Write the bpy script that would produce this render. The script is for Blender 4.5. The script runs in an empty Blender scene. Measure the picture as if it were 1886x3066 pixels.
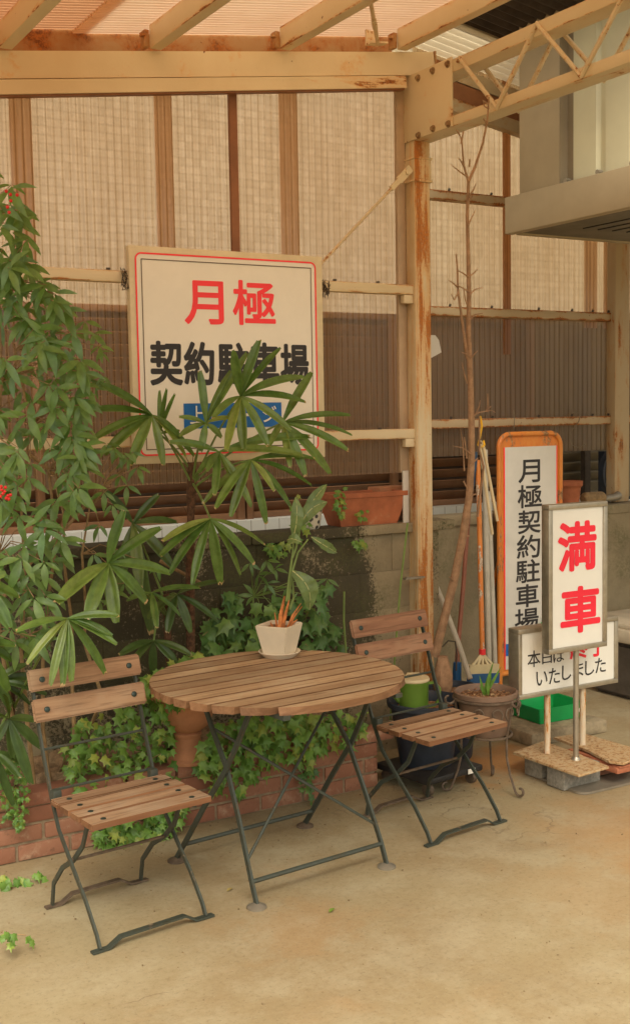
import bpy, bmesh, math, random
import numpy as np
from mathutils import Vector, Matrix, Euler
from math import radians as RAD, sin, cos, pi
random.seed(7)
scene = bpy.context.scene
COL = scene.collection

# ------------------------------------------------------------------ camera
CAMH = 1.75
FOC = 3475.0 / 3066.0
yaw, pit, rol = RAD(30.2775), RAD(4.858), RAD(-1.0058)
_f = Vector((sin(yaw)*cos(pit), cos(yaw)*cos(pit), -sin(pit)))
_r = Vector((cos(yaw), -sin(yaw), 0)); _u = _r.cross(_f)
_r2 = cos(rol)*_r + sin(rol)*_u; _u2 = -sin(rol)*_r + cos(rol)*_u
cam_d = bpy.data.cameras.new('camera'); cam = bpy.data.objects.new('camera', cam_d); COL.objects.link(cam)
cam_d.sensor_fit = 'VERTICAL'; cam_d.sensor_height = 24.0; cam_d.lens = 24.0*FOC
cam_d.clip_start = .05; cam_d.clip_end = 500
cam.matrix_world = Matrix(((_r2.x,_u2.x,-_f.x,0),(_r2.y,_u2.y,-_f.y,0),(_r2.z,_u2.z,-_f.z,CAMH),(0,0,0,1)))
scene.camera = cam

# ------------------------------------------------------------------ world and sun
SUN_EL, SUN_AZ = RAD(52), RAD(205)     # azimuth measured from +Y towards +X
w = bpy.data.worlds.new("World"); scene.world = w; w.use_nodes = True
nt = w.node_tree; nt.nodes.clear()
out = nt.nodes.new('ShaderNodeOutputWorld'); bg = nt.nodes.new('ShaderNodeBackground')
sky = nt.nodes.new('ShaderNodeTexSky'); sky.sky_type = 'NISHITA'; sky.sun_disc = False
sky.sun_elevation = SUN_EL; sky.sun_rotation = SUN_AZ; sky.air_density = 1.0; sky.dust_density = 4.0
bw = nt.nodes.new('ShaderNodeRGBToBW'); mx = nt.nodes.new('ShaderNodeMixRGB'); mx.inputs[0].default_value = .9
tint = nt.nodes.new('ShaderNodeMixRGB'); tint.blend_type = 'MULTIPLY'; tint.inputs[0].default_value = 1
tint.inputs[2].default_value = (1.0, .955, .82, 1)
nt.links.new(sky.outputs[0], bw.inputs[0]); nt.links.new(sky.outputs[0], mx.inputs[1]); nt.links.new(bw.outputs[0], mx.inputs[2])
nt.links.new(mx.outputs[0], tint.inputs[1]); nt.links.new(tint.outputs[0], bg.inputs[0]); nt.links.new(bg.outputs[0], out.inputs[0])
bg.inputs[1].default_value = .15
sd = bpy.data.lights.new('sun', 'SUN'); sun = bpy.data.objects.new('sun', sd); COL.objects.link(sun)
sd.energy = 1.5; sd.angle = RAD(30); sd.color = (1.0, .925, .76)
_sd = Vector((sin(SUN_AZ)*cos(SUN_EL), cos(SUN_AZ)*cos(SUN_EL), sin(SUN_EL)))
sun.rotation_euler = (-_sd).to_track_quat('-Z', 'Y').to_euler()
vs = scene.view_settings; vs.view_transform = 'Standard'; vs.look = 'None'; vs.gamma = 1; vs.use_curve_mapping = False
vs.exposure = .88
scene.cycles.use_denoising = True
scene.cycles.max_bounces = 10; scene.cycles.diffuse_bounces = 5; scene.cycles.transparent_max_bounces = 12
scene.cycles.caustics_reflective = False; scene.cycles.caustics_refractive = False

# ------------------------------------------------------------------ survey helpers (photo pixel + known plane -> metres)
CP = Vector((0, 0, CAMH))
def ray(x, y): return _r2*((x-943)/3475.0) - _u2*((y-1533)/3475.0) + _f
def on_y(x, y, Y): d = ray(x, y); return CP + d*(Y/d.y)
def on_x(x, y, X): d = ray(x, y); return CP + d*(X/d.x)
def on_z(x, y, Z=0): d = ray(x, y); return CP + d*((Z-CAMH)/d.z)
def K(x, y): return (x*1.24735, y*1.24735)      # from the 1512 px wide view
def dy(x, y, Y): return on_y(x*1.24735, y*1.24735, Y)
def dz(x, y, Z=0): return on_z(x*1.24735, y*1.24735, Z)

# ------------------------------------------------------------------ mesh builder
class MB:
    def __init__(s): s.bm = bmesh.new(); s.tl = None
    def add(s, verts, faces, smooth=False, mi=0):
        vv = [s.bm.verts.new(v) for v in verts]; ff = []
        for f in faces:
            try:
                fc = s.bm.faces.new([vv[i] for i in f]); fc.smooth = smooth; fc.material_index = mi; ff.append(fc)
            except ValueError: pass
        return vv, ff
    def box(s, c, d, rot=None, bev=0.0, mi=0):
        M = Matrix.Translation(Vector(c))
        if rot is not None:
            M = M @ (rot.to_4x4() if isinstance(rot, Matrix) else Euler(rot).to_matrix().to_4x4())
        M = M @ Matrix.Diagonal((d[0], d[1], d[2], 1))
        r = bmesh.ops.create_cube(s.bm, size=1, matrix=M)
        vs_ = set(r['verts']); fs = {f for v in vs_ for f in v.link_faces}
        for f in fs: f.material_index = mi
        if bev > 0:
            es = list({e for v in vs_ for e in v.link_edges})
            bmesh.ops.bevel(s.bm, geom=es, offset=bev, segments=2, affect='EDGES', profile=.5)
        return s
    def tube(s, pts, r, seg=8, cap=True, flat=1.0, up=None, mi=0):
        pts = [Vector(p) for p in pts]; n = len(pts)
        rr = r if isinstance(r, (list, tuple)) else [r]*n
        rings = []; pn = Vector(up) if up is not None else None
        for i, p in enumerate(pts):
            t = (pts[min(i+1, n-1)] - pts[max(i-1, 0)])
            if t.length < 1e-9: t = Vector((0, 0, 1))
            t.normalize()
            if pn is None:
                a = Vector((0, 0, 1)) if abs(t.z) < .9 else Vector((1, 0, 0)); pn = a
            nn = pn - t*pn.dot(t)
            if nn.length < 1e-6: nn = t.orthogonal()
            nn.normalize(); bb = t.cross(nn); pn = nn
            rings.append([p + (nn*cos(2*pi*k/seg)*rr[i] + bb*sin(2*pi*k/seg)*rr[i]*flat) for k in range(seg)])
        V = [v for R_ in rings for v in R_]; F = []
        for i in range(n-1):
            for k in range(seg):
                F.append((i*seg+k, i*seg+(k+1) % seg, (i+1)*seg+(k+1) % seg, (i+1)*seg+k))
        if cap: F.append(tuple(range(seg-1, -1, -1))); F.append(tuple((n-1)*seg+k for k in range(seg)))
        return s.add(V, F, True, mi)
    def strip(s, pts, w, t, wdir, mi=0):
        """flat bar: width w along wdir-ish (perpendicular to path), thickness t"""
        pts = [Vector(p) for p in pts]; n = len(pts); V = []; F = []
        for i, p in enumerate(pts):
            tg = (pts[min(i+1, n-1)] - pts[max(i-1, 0)]).normalized()
            a = Vector(wdir); a = (a - tg*a.dot(tg)).normalized(); b = tg.cross(a)
            for sa, sb in ((-1, -1), (1, -1), (1, 1), (-1, 1)): V.append(p + a*sa*w/2 + b*sb*t/2)
        for i in range(n-1):
            for k in range(4): F.append((i*4+k, i*4+(k+1) % 4, (i+1)*4+(k+1) % 4, (i+1)*4+k))
        F.append((3, 2, 1, 0)); F.append(tuple((n-1)*4+k for k in range(4)))
        s.add(V, F, False, mi); return s
    def bar(s, p, q, w, h, up=(0, 0, 1), mi=0): return s.strip([p, q], w, h, (Vector(q)-Vector(p)).cross(Vector(up)), mi)
    def lathe(s, prof, c=(0, 0, 0), seg=32, smooth=True, mi=0, a0=0):
        c = Vector(c); V = []; F = []; n = len(prof)
        for r, z in prof:
            for k in range(seg): V.append(c + Vector((r*cos(a0+2*pi*k/seg), r*sin(a0+2*pi*k/seg), z)))
        for i in range(n-1):
            for k in range(seg): F.append((i*seg+k, i*seg+(k+1) % seg, (i+1)*seg+(k+1) % seg, (i+1)*seg+k))
        if prof[0][0] > 1e-6: F.append(tuple(range(seg-1, -1, -1)))
        if prof[-1][0] > 1e-6: F.append(tuple((n-1)*seg+k for k in range(seg)))
        return s.add(V, F, smooth, mi)
    def prism(s, out2, t, M, mi=0):
        n = len(out2); V = [M @ Vector((x, y, 0)) for x, y in out2] + [M @ Vector((x, y, t)) for x, y in out2]
        F = [tuple(range(n-1, -1, -1)), tuple(range(n, 2*n))] + [(i, (i+1) % n, n+(i+1) % n, n+i) for i in range(n)]
        return s.add(V, F, False, mi)
    def obj(s, name, mat, parent=None, sharp=35):
        me = bpy.data.meshes.new(name)
        bmesh.ops.recalc_face_normals(s.bm, faces=s.bm.faces) if not getattr(s, 'open', False) else None
        s.bm.to_mesh(me); s.bm.free()
        for m in (mat if isinstance(mat, (list, tuple)) else [mat]): me.materials.append(m)
        try: me.set_sharp_from_angle(angle=RAD(sharp))
        except Exception: pass
        o = bpy.data.objects.new(name, me); COL.objects.link(o)
        if parent is not None:
            o.parent = parent
            if parent.name in WORLD: o.matrix_parent_inverse = Matrix.Translation(-parent.location)
        return o
WORLD = set()          # things whose parts are modelled straight in world coordinates

def thing(name, label, cat, loc=(0, 0, 0), rz=0, group=None):
    o = bpy.data.objects.new(name, None); COL.objects.link(o); o.empty_display_size = .1
    o.location = loc; o.rotation_euler = (0, 0, rz); o['label'] = label; o['category'] = cat
    if group: o['group'] = group
    return o
def wthing(name, label, cat, loc=(0, 0, 0), group=None):
    o = thing(name, label, cat, loc, 0, group); WORLD.add(o.name); return o
def tag(o, label, cat, group=None, kind=None):
    o['label'] = label; o['category'] = cat
    if group: o['group'] = group
    if kind: o['kind'] = kind
    return o

# ------------------------------------------------------------------ materials
def mat(name):
    m = bpy.data.materials.new(name); m.use_nodes = True; n = m.node_tree; n.nodes.clear()
    o = n.nodes.new('ShaderNodeOutputMaterial'); b = n.nodes.new('ShaderNodeBsdfPrincipled')
    n.links.new(b.outputs[0], o.inputs[0]); return m, n, b, o
class NT:
    def __init__(s, n): s.n = n
    def new(s, t, **k):
        x = s.n.nodes.new(t)
        for a, v in k.items(): setattr(x, a, v)
        return x
    def link(s, a, b): s.n.links.new(a, b)
    def val(s, sock, v):
        if hasattr(v, 'is_output') or isinstance(v, bpy.types.NodeSocket): s.link(v, sock)
        else: sock.default_value = v
    def coord(s, kind='Object', scale=(1, 1, 1), island=0.0):
        tc = s.new('ShaderNodeTexCoord').outputs[kind]
        mp = s.new('ShaderNodeMapping'); mp.inputs['Scale'].default_value = scale; s.link(tc, mp.inputs[0])
        if island:
            g = s.new('ShaderNodeNewGeometry'); m_ = s.math('MULTIPLY', g.outputs['Random Per Island'], island)
            s.link(m_, mp.inputs['Location'])
        return mp.outputs[0]
    def noise(s, vec, scale, detail=6, rough=.6, dist=0.0):
        x = s.new('ShaderNodeTexNoise'); x.inputs['Scale'].default_value = scale; x.inputs['Detail'].default_value = detail
        x.inputs['Roughness'].default_value = rough; x.inputs['Distortion'].default_value = dist
        s.link(vec, x.inputs['Vector']); return x.outputs[0]
    def math(s, op, a, b=0.0, c=0.0, clamp=False):
        x = s.new('ShaderNodeMath', operation=op, use_clamp=clamp)
        s.val(x.inputs[0], a); s.val(x.inputs[1], b); s.val(x.inputs[2], c); return x.outputs[0]
    def ramp(s, v, a, b, lo=0.0, hi=1.0):
        x = s.new('ShaderNodeMapRange', interpolation_type='SMOOTHSTEP'); s.link(v, x.inputs[0])
        x.inputs[1].default_value = a; x.inputs[2].default_value = b; x.inputs[3].default_value = lo; x.inputs[4].default_value = hi
        return x.outputs[0]
    def mix(s, f, a, b, mode='MIX'):
        x = s.new('ShaderNodeMixRGB', blend_type=mode); s.val(x.inputs[0], f)
        for i, v in ((1, a), (2, b)):
            if isinstance(v, (tuple, list)): x.inputs[i].default_value = (*v[:3], 1)
            else: s.link(v, x.inputs[i])
        return x.outputs[0]
    def bump(s, h, b, st=.3, d=.01):
        x = s.new('ShaderNodeBump'); x.inputs['Strength'].default_value = st; x.inputs['Distance'].default_value = d
        s.link(h, x.inputs['Height']); s.link(x.outputs[0], b.inputs['Normal'])
    def isl(s): return s.new('ShaderNodeNewGeometry').outputs['Random Per Island']
    def sep(s, v):
        x = s.new('ShaderNodeSeparateXYZ'); s.link(v, x.inputs[0]); return x.outputs

def m_plain(name, c, rough=.6, var=.18, scale=12, metal=0.0, bump=.08, dirt=None, dirt_t=(.55, .75), spec=.4):
    m, n, b, o = mat(name); t = NT(n); v = t.coord()
    nz = t.noise(v, scale, 8, .65); f = t.ramp(nz, .3, .7, 1-var, 1+var)
    col = t.mix(1, c, f, 'MULTIPLY')
    if dirt is not None:
        d = t.noise(v, scale*.35, 9, .72); col = t.mix(t.ramp(d, *dirt_t), col, dirt)
    t.link(col, b.inputs['Base Color']); b.inputs['Roughness'].default_value = rough; b.inputs['Metallic'].default_value = metal
    b.inputs['Specular IOR Level'].default_value = spec
    if bump: t.bump(t.noise(v, scale*6, 6), b, bump, .004)
    return m
def m_rust(name, c, thr=.60, stretch=(6, 6, 6), edge=0.0, edge_axis=2, soft=.05, rust=(.42, .15, .035), dark=(.17, .06, .02), dirt=.15, rough=.5, front=0.0, low=0.0):
    m, n, b, o = mat(name); t = NT(n); v = t.coord('Object', stretch)
    nz = t.noise(v, 1.0, 9, .68, .3); fine = t.noise(t.coord(), 70, 6, .7)
    a = t.math('ADD', nz, t.math('MULTIPLY', t.math('SUBTRACT', fine, .5), .16))
    if low:
        a = t.math('ADD', a, t.ramp(t.sep(t.coord())[2], 2.0, .9, 0, low))
    if front:
        a = t.math('ADD', a, t.math('MULTIPLY', t.ramp(t.sep(t.new('ShaderNodeNewGeometry').outputs['Normal'])[1], -.8, -.3, 1, 0), front))
    if edge:
        g = t.sep(t.new('ShaderNodeTexCoord').outputs['Generated'])[edge_axis]
        e = t.math('ABSOLUTE', t.math('SUBTRACT', t.math('MULTIPLY', g, 2.0), 1.0))
        a = t.math('ADD', a, t.math('MULTIPLY', t.math('MULTIPLY', t.math('POWER', e, 2.6), edge), t.ramp(t.math('ABSOLUTE', t.sep(t.new('ShaderNodeNewGeometry').outputs['Normal'])[2]), .3, .7, 1, .35)))
    k = t.ramp(a, thr, thr+soft)
    big = t.noise(t.coord(), 1.7, 6, .6); col = t.mix(t.ramp(big, .35, .7, 0, dirt*2.2), c, (c[0]*.78, c[1]*.66, c[2]*.5))
    stain = t.ramp(a, thr-.10, thr+.02, 0, .55); col = t.mix(stain, col, (c[0]*.95, c[1]*.62, c[2]*.33))
    rc = t.mix(t.ramp(fine, .38, .62), dark, rust); col = t.mix(k, col, rc)
    speck = t.ramp(t.noise(t.coord(), 38, 3, .5), .735, .76); col = t.mix(speck, col, dark)
    t.link(col, b.inputs['Base Color']); t.link(t.math('ADD', t.math('MULTIPLY', k, .35), rough), b.inputs['Roughness'])
    t.bump(t.math('SUBTRACT', t.math('MULTIPLY', fine, .35), t.math('MULTIPLY', k, .25)), b, .35, .004); return m
def m_wood(name, c1, c2, c3, island=37.0, axis=0, fresh_shade=None):
    m, n, b, o = mat(name); t = NT(n)
    sc = [26, 26, 26]; sc[axis] = 1.6
    v = t.coord('Object', sc, island); g = t.noise(v, 1.0, 8, .62, .9)
    sc2 = [90, 90, 90]; sc2[axis] = 5; g2 = t.noise(t.coord('Object', sc2, island), 1.0, 5, .6)
    col = t.mix(t.ramp(g, .36, .66), c1, c2)
    pat = t.noise(t.coord('Object', (3, 3, 3), island), 1.0, 6, .6); col = t.mix(t.ramp(pat, .46, .72, 0, .75), col, c3)
    col = t.mix(t.ramp(g2, .33, .5, .55, 0), col, (c1[0]*.35, c1[1]*.3, c1[2]*.25))
    if fresh_shade:  # side faces: redder unbleached wood plus painted shade, being less lit than tops
        up_ = t.ramp(t.sep(t.new('ShaderNodeNewGeometry').outputs['Normal'])[2], .35, .85, 1, 0); col = t.mix(t.math('MULTIPLY', up_, .85), col, t.mix(t.ramp(g, .36, .66), fresh_shade, (fresh_shade[0]*.62, fresh_shade[1]*.55, fresh_shade[2]*.5)))
    col = t.mix(1, col, t.ramp(t.isl(), 0, 1, .80, 1.16), 'MULTIPLY')
    t.link(col, b.inputs['Base Color']); b.inputs['Roughness'].default_value = .62; b.inputs['Specular IOR Level'].default_value = .35
    t.bump(t.math('ADD', g2, g), b, .35, .003); return m
def m_leaf(name, c1, c2, c3=None, gloss=.38, tip=None, trans=.28, vein=0.0):
    m, n, b, o = mat(name); t = NT(n); r = t.isl()
    col = t.mix(r, c1, c2)
    if c3 is not None:
        r2 = t.math('FRACT', t.math('MULTIPLY', r, 17.31)); col = t.mix(t.ramp(r2, .72, .98), col, c3)
    col = t.mix(1, col, t.ramp(t.noise(t.coord(), 22, 4), .3, .7, .8, 1.2), 'MULTIPLY')
    if tip is not None:
        at = t.new('ShaderNodeAttribute', attribute_name='t'); tt = t.math('ADD', at.outputs['Fac'], t.math('MULTIPLY', t.math('SUBTRACT', t.noise(t.coord(), 60, 3), .5), .13))
        tt = t.math('ADD', tt, t.math('SUBTRACT', t.math('MULTIPLY', t.math('FRACT', t.math('MULTIPLY', r, 7.7)), .07), .045))
        col = t.mix(t.ramp(tt, .985, 1.005), col, tip)
    t.link(col, b.inputs['Base Color']); b.inputs['Roughness'].default_value = gloss; b.inputs['Specular IOR Level'].default_value = .45
    tr = t.new('ShaderNodeBsdfTranslucent'); t.link(t.mix(1, col, (1.25, 1.35, .55), 'MULTIPLY'), tr.inputs[0])
    ms = t.new('ShaderNodeMixShader'); ms.inputs[0].default_value = trans
    t.link(b.outputs[0], ms.inputs[1]); t.link(tr.outputs[0], ms.inputs[2]); t.link(ms.outputs[0], o.inputs[0]); return m
def m_sheet(name, col_, transp, tint_, pitch, row=None, dark=.55, axis=0, fl=.75):
    """corrugated plastic: partly see-through, the rest scattering; optional reinforcing net"""
    m, n, b, o = mat(name); t = NT(n); v = t.coord(); x, y, z = t.sep(v); x = (x, y, z)[axis]
    nz = t.noise(t.coord('Object', (3, 3, .8)), 1.0, 7, .65)
    pf = t.mix(t.ramp(nz, .3, .75, 0, .55), (1, 1, 1), (.88, .80, .70))
    streak = t.noise(t.coord('Object', (40, 40, .7) if axis == 0 else (.7, 40, 1)), 1.0, 5, .6); pf = t.mix(t.ramp(streak, .5, .75, 0, .35), pf, (.78, .68, .54))
    fx = t.math('DIVIDE', x, pitch)
    lx = t.ramp(t.math('ABSOLUTE', t.math('SUBTRACT', t.math('FRACT', t.math('ADD', fx, .25)), .5)), .30, .48)
    if row:
        wob = t.math('MULTIPLY', t.math('SINE', t.math('MULTIPLY', fx, 2*pi)), row*.06)
        wob2 = t.math('MULTIPLY', t.math('SUBTRACT', t.noise(t.coord('Object', (2.2, 1, 1.1)), 1.0, 3), .5), row*1.6)
        fz = t.math('DIVIDE', t.math('ADD', t.math('ADD', z, wob), wob2), row)
        lz = t.ramp(t.math('ABSOLUTE', t.math('SUBTRACT', t.math('FRACT', fz), .5)), .36, .47)
        cv = t.new('ShaderNodeCombineXYZ'); t.link(t.math('FLOOR', t.math('ADD', fx, .25)), cv.inputs[0]); t.link(t.math('FLOOR', fz), cv.inputs[1])
        wn = t.new('ShaderNodeTexWhiteNoise'); wn.noise_dimensions = '2D'; t.link(cv.outputs[0], wn.inputs['Vector'])
        fade = t.ramp(t.noise(t.coord('Object', (1.3, 1, .8)), 1.0, 2), .3, .62, .3, 1.0)
        pf = t.mix(t.math('MULTIPLY', t.ramp(wn.outputs['Value'], .2, 1, 0, .45), fade), pf, (.76, .68, .55), 'MULTIPLY')
        lx = t.math('MAXIMUM', t.math('MULTIPLY', lz, t.math('MULTIPLY', fade, .62)), lx)
    pf = t.mix(t.math('MULTIPLY', t.ramp(t.noise(t.coord('Object', (95, 95, .5)), 1.0, 2, .5), .42, .58), .30 if axis == 0 else 0.0), pf, (.70, .62, .50), 'MULTIPLY')  # darkens between fine vertical streaks, painting flute highlights into the sheet colour
    pf = t.mix(t.math('MULTIPLY', lx, fl), pf, (dark, dark*.88, dark*.72), 'MULTIPLY')
    df = t.new('ShaderNodeBsdfDiffuse'); tl = t.new('ShaderNodeBsdfTranslucent'); tp = t.new('ShaderNodeBsdfTransparent')
    col = t.mix(1, pf, col_, 'MULTIPLY'); t.link(col, df.inputs[0]); t.link(col, tl.inputs[0]); t.link(t.mix(1, pf, tint_, 'MULTIPLY'), tp.inputs[0])
    m1 = t.new('ShaderNodeMixShader'); m1.inputs[0].default_value = .72; t.link(df.outputs[0], m1.inputs[1]); t.link(tl.outputs[0], m1.inputs[2])
    m2 = t.new('ShaderNodeMixShader'); m2.inputs[0].default_value = transp; t.link(m1.outputs[0], m2.inputs[1]); t.link(tp.outputs[0], m2.inputs[2])
    gl = t.new('ShaderNodeBsdfGlossy'); gl.inputs['Roughness'].default_value = .25
    m3 = t.new('ShaderNodeMixShader'); m3.inputs[0].default_value = .035; t.link(m2.outputs[0], m3.inputs[1]); t.link(gl.outputs[0], m3.inputs[2])
    t.link(m3.outputs[0], o.inputs[0]); return m

CREAM = (.72, .595, .395)
M = {}
M['paint'] = m_rust('cream_paint', CREAM, .66, (5, 5, 5))
M['paint_edge'] = m_rust('cream_paint_rusty_edges', CREAM, .715, (3.6, 18, 18), edge=.26, soft=.06)
M['paint_edge_y'] = m_rust('cream_paint_rusty_edges_purlin', CREAM, .715, (18, 3.6, 18), edge=.25, soft=.06)
M['paint_post'] = m_rust('cream_paint_rust_runs', CREAM, .575, (15, 15, 1.3), soft=.08, dirt=.42, low=.05, front=.056, dark=(.36, .13, .035), rust=(.5, .17, .03))
M['paint_plain'] = m_rust('cream_paint_clean', (.70, .56, .35), .74, (4, 4, 4))
M['paint_rod'] = m_rust('cream_paint_flaking', (.64, .52, .34), .60, (35, 35, 35), soft=.05, rust=(.30, .12, .04), dark=(.13, .06, .03))
M['paint_dull'] = m_rust('dull_cream_paint', (.50, .38, .23), .64, (9, 9, 9), edge=.34)
M['rust_bolt'] = m_plain('rusty_bolt', (.34, .22, .11), .75, .3, 60, .2, .2, (.22, .10, .04), (.45, .6))
M['stud'] = m_plain('brown_steel', (.26, .105, .045), .5, .15, 8)
M['rustbeam'] = m_rust('rusty_cream_back', (.42, .26, .12), .50, (6, 6, 6), soft=.12)
M['panel'] = m_sheet('corrugated_plastic_net', (.66, .49, .33), .62, (.96, .86, .745), .034, fl=.58)
M['panel_right'] = m_sheet('corrugated_plastic_right', (.64, .48, .32), .60, (.95, .86, .72), .041, fl=.65)
M['panel_brown'] = m_sheet('brown_corrugated_plastic', (.70, .49, .33), .48, (.90, .68, .49), .034)
M['roof'] = m_sheet('aged_roof_plastic', (.88, .66, .47), .05, (.9, .6, .42), .034, dark=.72, axis=1, fl=.6)
M['roof_dark'] = m_sheet('amber_roof_plastic', (.74, .42, .23), .04, (.7, .4, .2), .034, dark=.55, axis=1, fl=.8)
M['white'] = m_plain('sign_white', (.82, .77, .68), .5, .03, 5, 0, .02, (.70, .62, .48), (.62, .85))
M['white2'] = m_plain('sign_white_acrylic', (.82, .79, .72), .35, .03, 4, 0, .0, (.66, .60, .48), (.66, .9))
M['greywhite'] = m_plain('faded_sign_white', (.62, .58, .52), .5, .05, 6, 0, .02, (.5, .44, .36), (.6, .85))
M['signback'] = m_plain('sign_board_border', (.68, .57, .38), .6, .08, 9, 0, .05, (.45, .34, .2), (.6, .8))
M['red'] = m_plain('sign_red', (.95, .05, .06), .45, .04, 8, 0, 0)
M['red2'] = m_plain('sign_red_deep', (.88, .028, .055), .4, .04, 8, 0, 0)
M['black'] = m_plain('sign_black', (.030, .026, .026), .5, .1, 8, 0, 0)
M['blue'] = m_plain('sign_blue', (.010, .130, .44), .45, .08, 8, 0, 0)
M['brownline'] = m_plain('sign_brown_line', (.13, .085, .05), .5, .1, 8, 0, 0)
M['steel'] = m_plain('brushed_steel', (.44, .39, .31), .38, .12, 20, .75, .03)
M['steel_dark'] = m_plain('dull_steel', (.32, .28, .22), .45, .14, 14, .55, .04)
M['orange'] = m_rust('orange_rusted_frame', (.66, .235, .04), .53, (9, 9, 4), rust=(.42, .24, .11), dark=(.17, .075, .03), dirt=.3)
M['orange_pole'] = m_rust('orange_pole_paint', (.70, .24, .04), .52, (20, 20, 3), rust=(.62, .53, .40), dark=(.3, .15, .08), dirt=.2)
M['green_iron'] = m_rust('green_iron_paint', (.045, .054, .043), .585, (20, 20, 20), soft=.12, rust=(.20, .145, .09), dark=(.08, .065, .05), dirt=.1)
M['bolt'] = m_plain('dark_bolt', (.05, .07, .062), .35, .2, 30, .6)
M['wood'] = m_wood('weathered_teak', (.315, .185, .102), (.235, .125, .066), (.34, .245, .16), axis=0)
M['wood_seat'] = m_wood('bleached_teak_seat', (.40, .255, .15), (.30, .175, .10), (.43, .325, .225), axis=0, fresh_shade=(.24, .10, .042))
M['wood_table'] = m_wood('weathered_teak_tabletop', (.42, .285, .165), (.31, .185, .10), (.47, .36, .235), axis=0, fresh_shade=(.26, .125, .06))
M['wood_dark'] = m_wood('red_brown_teak', (.27, .135, .075), (.19, .088, .048), (.33, .21, .13), axis=0)
M['ceramic'] = m_plain('cream_ceramic', (.72, .62, .47), .5, .05, 9, 0, .03, (.62, .50, .35), (.6, .85))
M['terracotta'] = m_plain('terracotta', (.38, .118, .05), .75, .22, 9, 0, .1, (.56, .36, .20), (.56, .74))
M['terra_pale'] = m_plain('pale_terracotta', (.42, .185, .09), .8, .16, 8, 0, .1, (.42, .27, .16), (.55, .8))
M['brick'] = None
M['soil'] = m_plain('dry_soil', (.24, .155, .085), .95, .45, 40, 0, .6, (.34, .24, .14), (.5, .7))
M['bark'] = m_plain('bark_chips', (.26, .13, .06), .9, .5, 90, 0, .8, (.50, .34, .18), (.54, .6))
M['trunk'] = m_plain('sapling_bark', (.35, .205, .115), .85, .25, 26, 0, .3, (.27, .16, .09), (.5, .7))
M['fibre'] = m_plain('palm_fibre', (.115, .055, .028), .9, .5, 60, 0, .8)
M['stalk'] = m_plain('green_stalk', (.16, .22, .055), .5, .2, 14, 0, .05)
M['stalk_brown'] = m_plain('brown_stem', (.28, .18, .085), .8, .25, 30, 0, .2)
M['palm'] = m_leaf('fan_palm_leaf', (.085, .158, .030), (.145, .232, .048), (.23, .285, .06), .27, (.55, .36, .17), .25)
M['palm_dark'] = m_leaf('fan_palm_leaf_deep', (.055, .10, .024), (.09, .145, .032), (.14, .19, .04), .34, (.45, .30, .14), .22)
M['nandina'] = m_leaf('nandina_leaf', (.105, .195, .042), (.17, .265, .072), (.15, .265, .12), .36, None, .35)
M['ivy'] = m_leaf('ivy_leaf', (.10, .22, .034), (.175, .305, .055), (.30, .35, .065), .42, None, .25)
M['ivy_deep'] = m_leaf('ivy_leaf_deep', (.062, .145, .034), (.105, .21, .05), (.16, .26, .06), .4, None, .22)
M['strel'] = m_leaf('broad_leaf', (.12, .19, .05), (.165, .225, .085), None, .32, None, .22)
M['vein'] = m_plain('leaf_midrib', (.42, .42, .17), .5, .1, 9, 0, 0)
M['sheath'] = m_plain('dry_orange_sheath', (.62, .225, .07), .7, .3, 40, 0, .2, (.35, .13, .05), (.5, .7))
M['berry'] = m_plain('red_berry', (.62, .02, .018), .3, .1, 9, 0, 0)
M['concrete'] = m_plain('grey_concrete', (.31, .245, .155), .9, .3, 14, 0, .6, (.19, .135, .075), (.48, .66))
M['paver'] = m_plain('grey_paver', (.30, .265, .21), .9, .25, 40, 0, .4, (.2, .16, .12), (.5, .7))
M['plate'] = m_rust('rusty_plate', (.52, .40, .245), .515, (55, 55, 55), soft=.10, rust=(.34, .18, .075), dark=(.22, .11, .05), dirt=.35)
M['navy'] = m_plain('dark_blue_plastic', (.030, .038, .055), .45, .25, 10, 0, .03, (.09, .075, .06), (.58, .8))
M['blackp'] = m_plain('black_plastic', (.025, .023, .022), .5, .3, 14, 0, .05, (.10, .075, .05), (.6, .8))
M['green_can'] = m_plain('green_enamel', (.12, .215, .03), .35, .08, 8, 0, .02)
M['can_lid'] = m_plain('cream_plastic', (.66, .52, .31), .5, .06, 9, 0, .02)
M['green_tray'] = m_plain('green_plastic', (.012, .33, .085), .4, .08, 9, 0, .02)
M['brown_pot'] = m_plain('brown_plastic_pot', (.20, .125, .085), .6, .16, 9, 0, .05, (.30, .20, .13), (.58, .8))
M['iron'] = m_plain('wrought_iron', (.14, .10, .07), .6, .3, 30, .3, .1, (.24, .13, .06), (.55, .72))
M['pvc'] = m_plain('grey_pvc', (.42, .37, .29), .5, .12, 9, 0, .03, (.3, .24, .16), (.58, .8))
M['redbrown'] = m_plain('red_brown_pole', (.25, .085, .045), .5, .15, 14, 0, .04)
M['rake'] = m_plain('cream_rake_plastic', (.66, .56, .34), .5, .08, 12, 0, .02)
M['bluep'] = m_plain('blue_plastic', (.02, .10, .26), .45, .12, 9, 0, .02)
M['bluegrip'] = m_plain('dark_blue_grip', (.035, .075, .14), .5, .2, 12, 0, .04)
M['yellow'] = m_plain('yellow_plastic', (.80, .45, .02), .45, .08, 9, 0, 0)
M['louvre'] = m_plain('brown_louvre', (.20, .098, .046), .5, .18, 5, .1, .02)
M['louvre_grey'] = m_plain('olive_louvre', (.21, .165, .10), .5, .15, 5, .1, .02)
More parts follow.
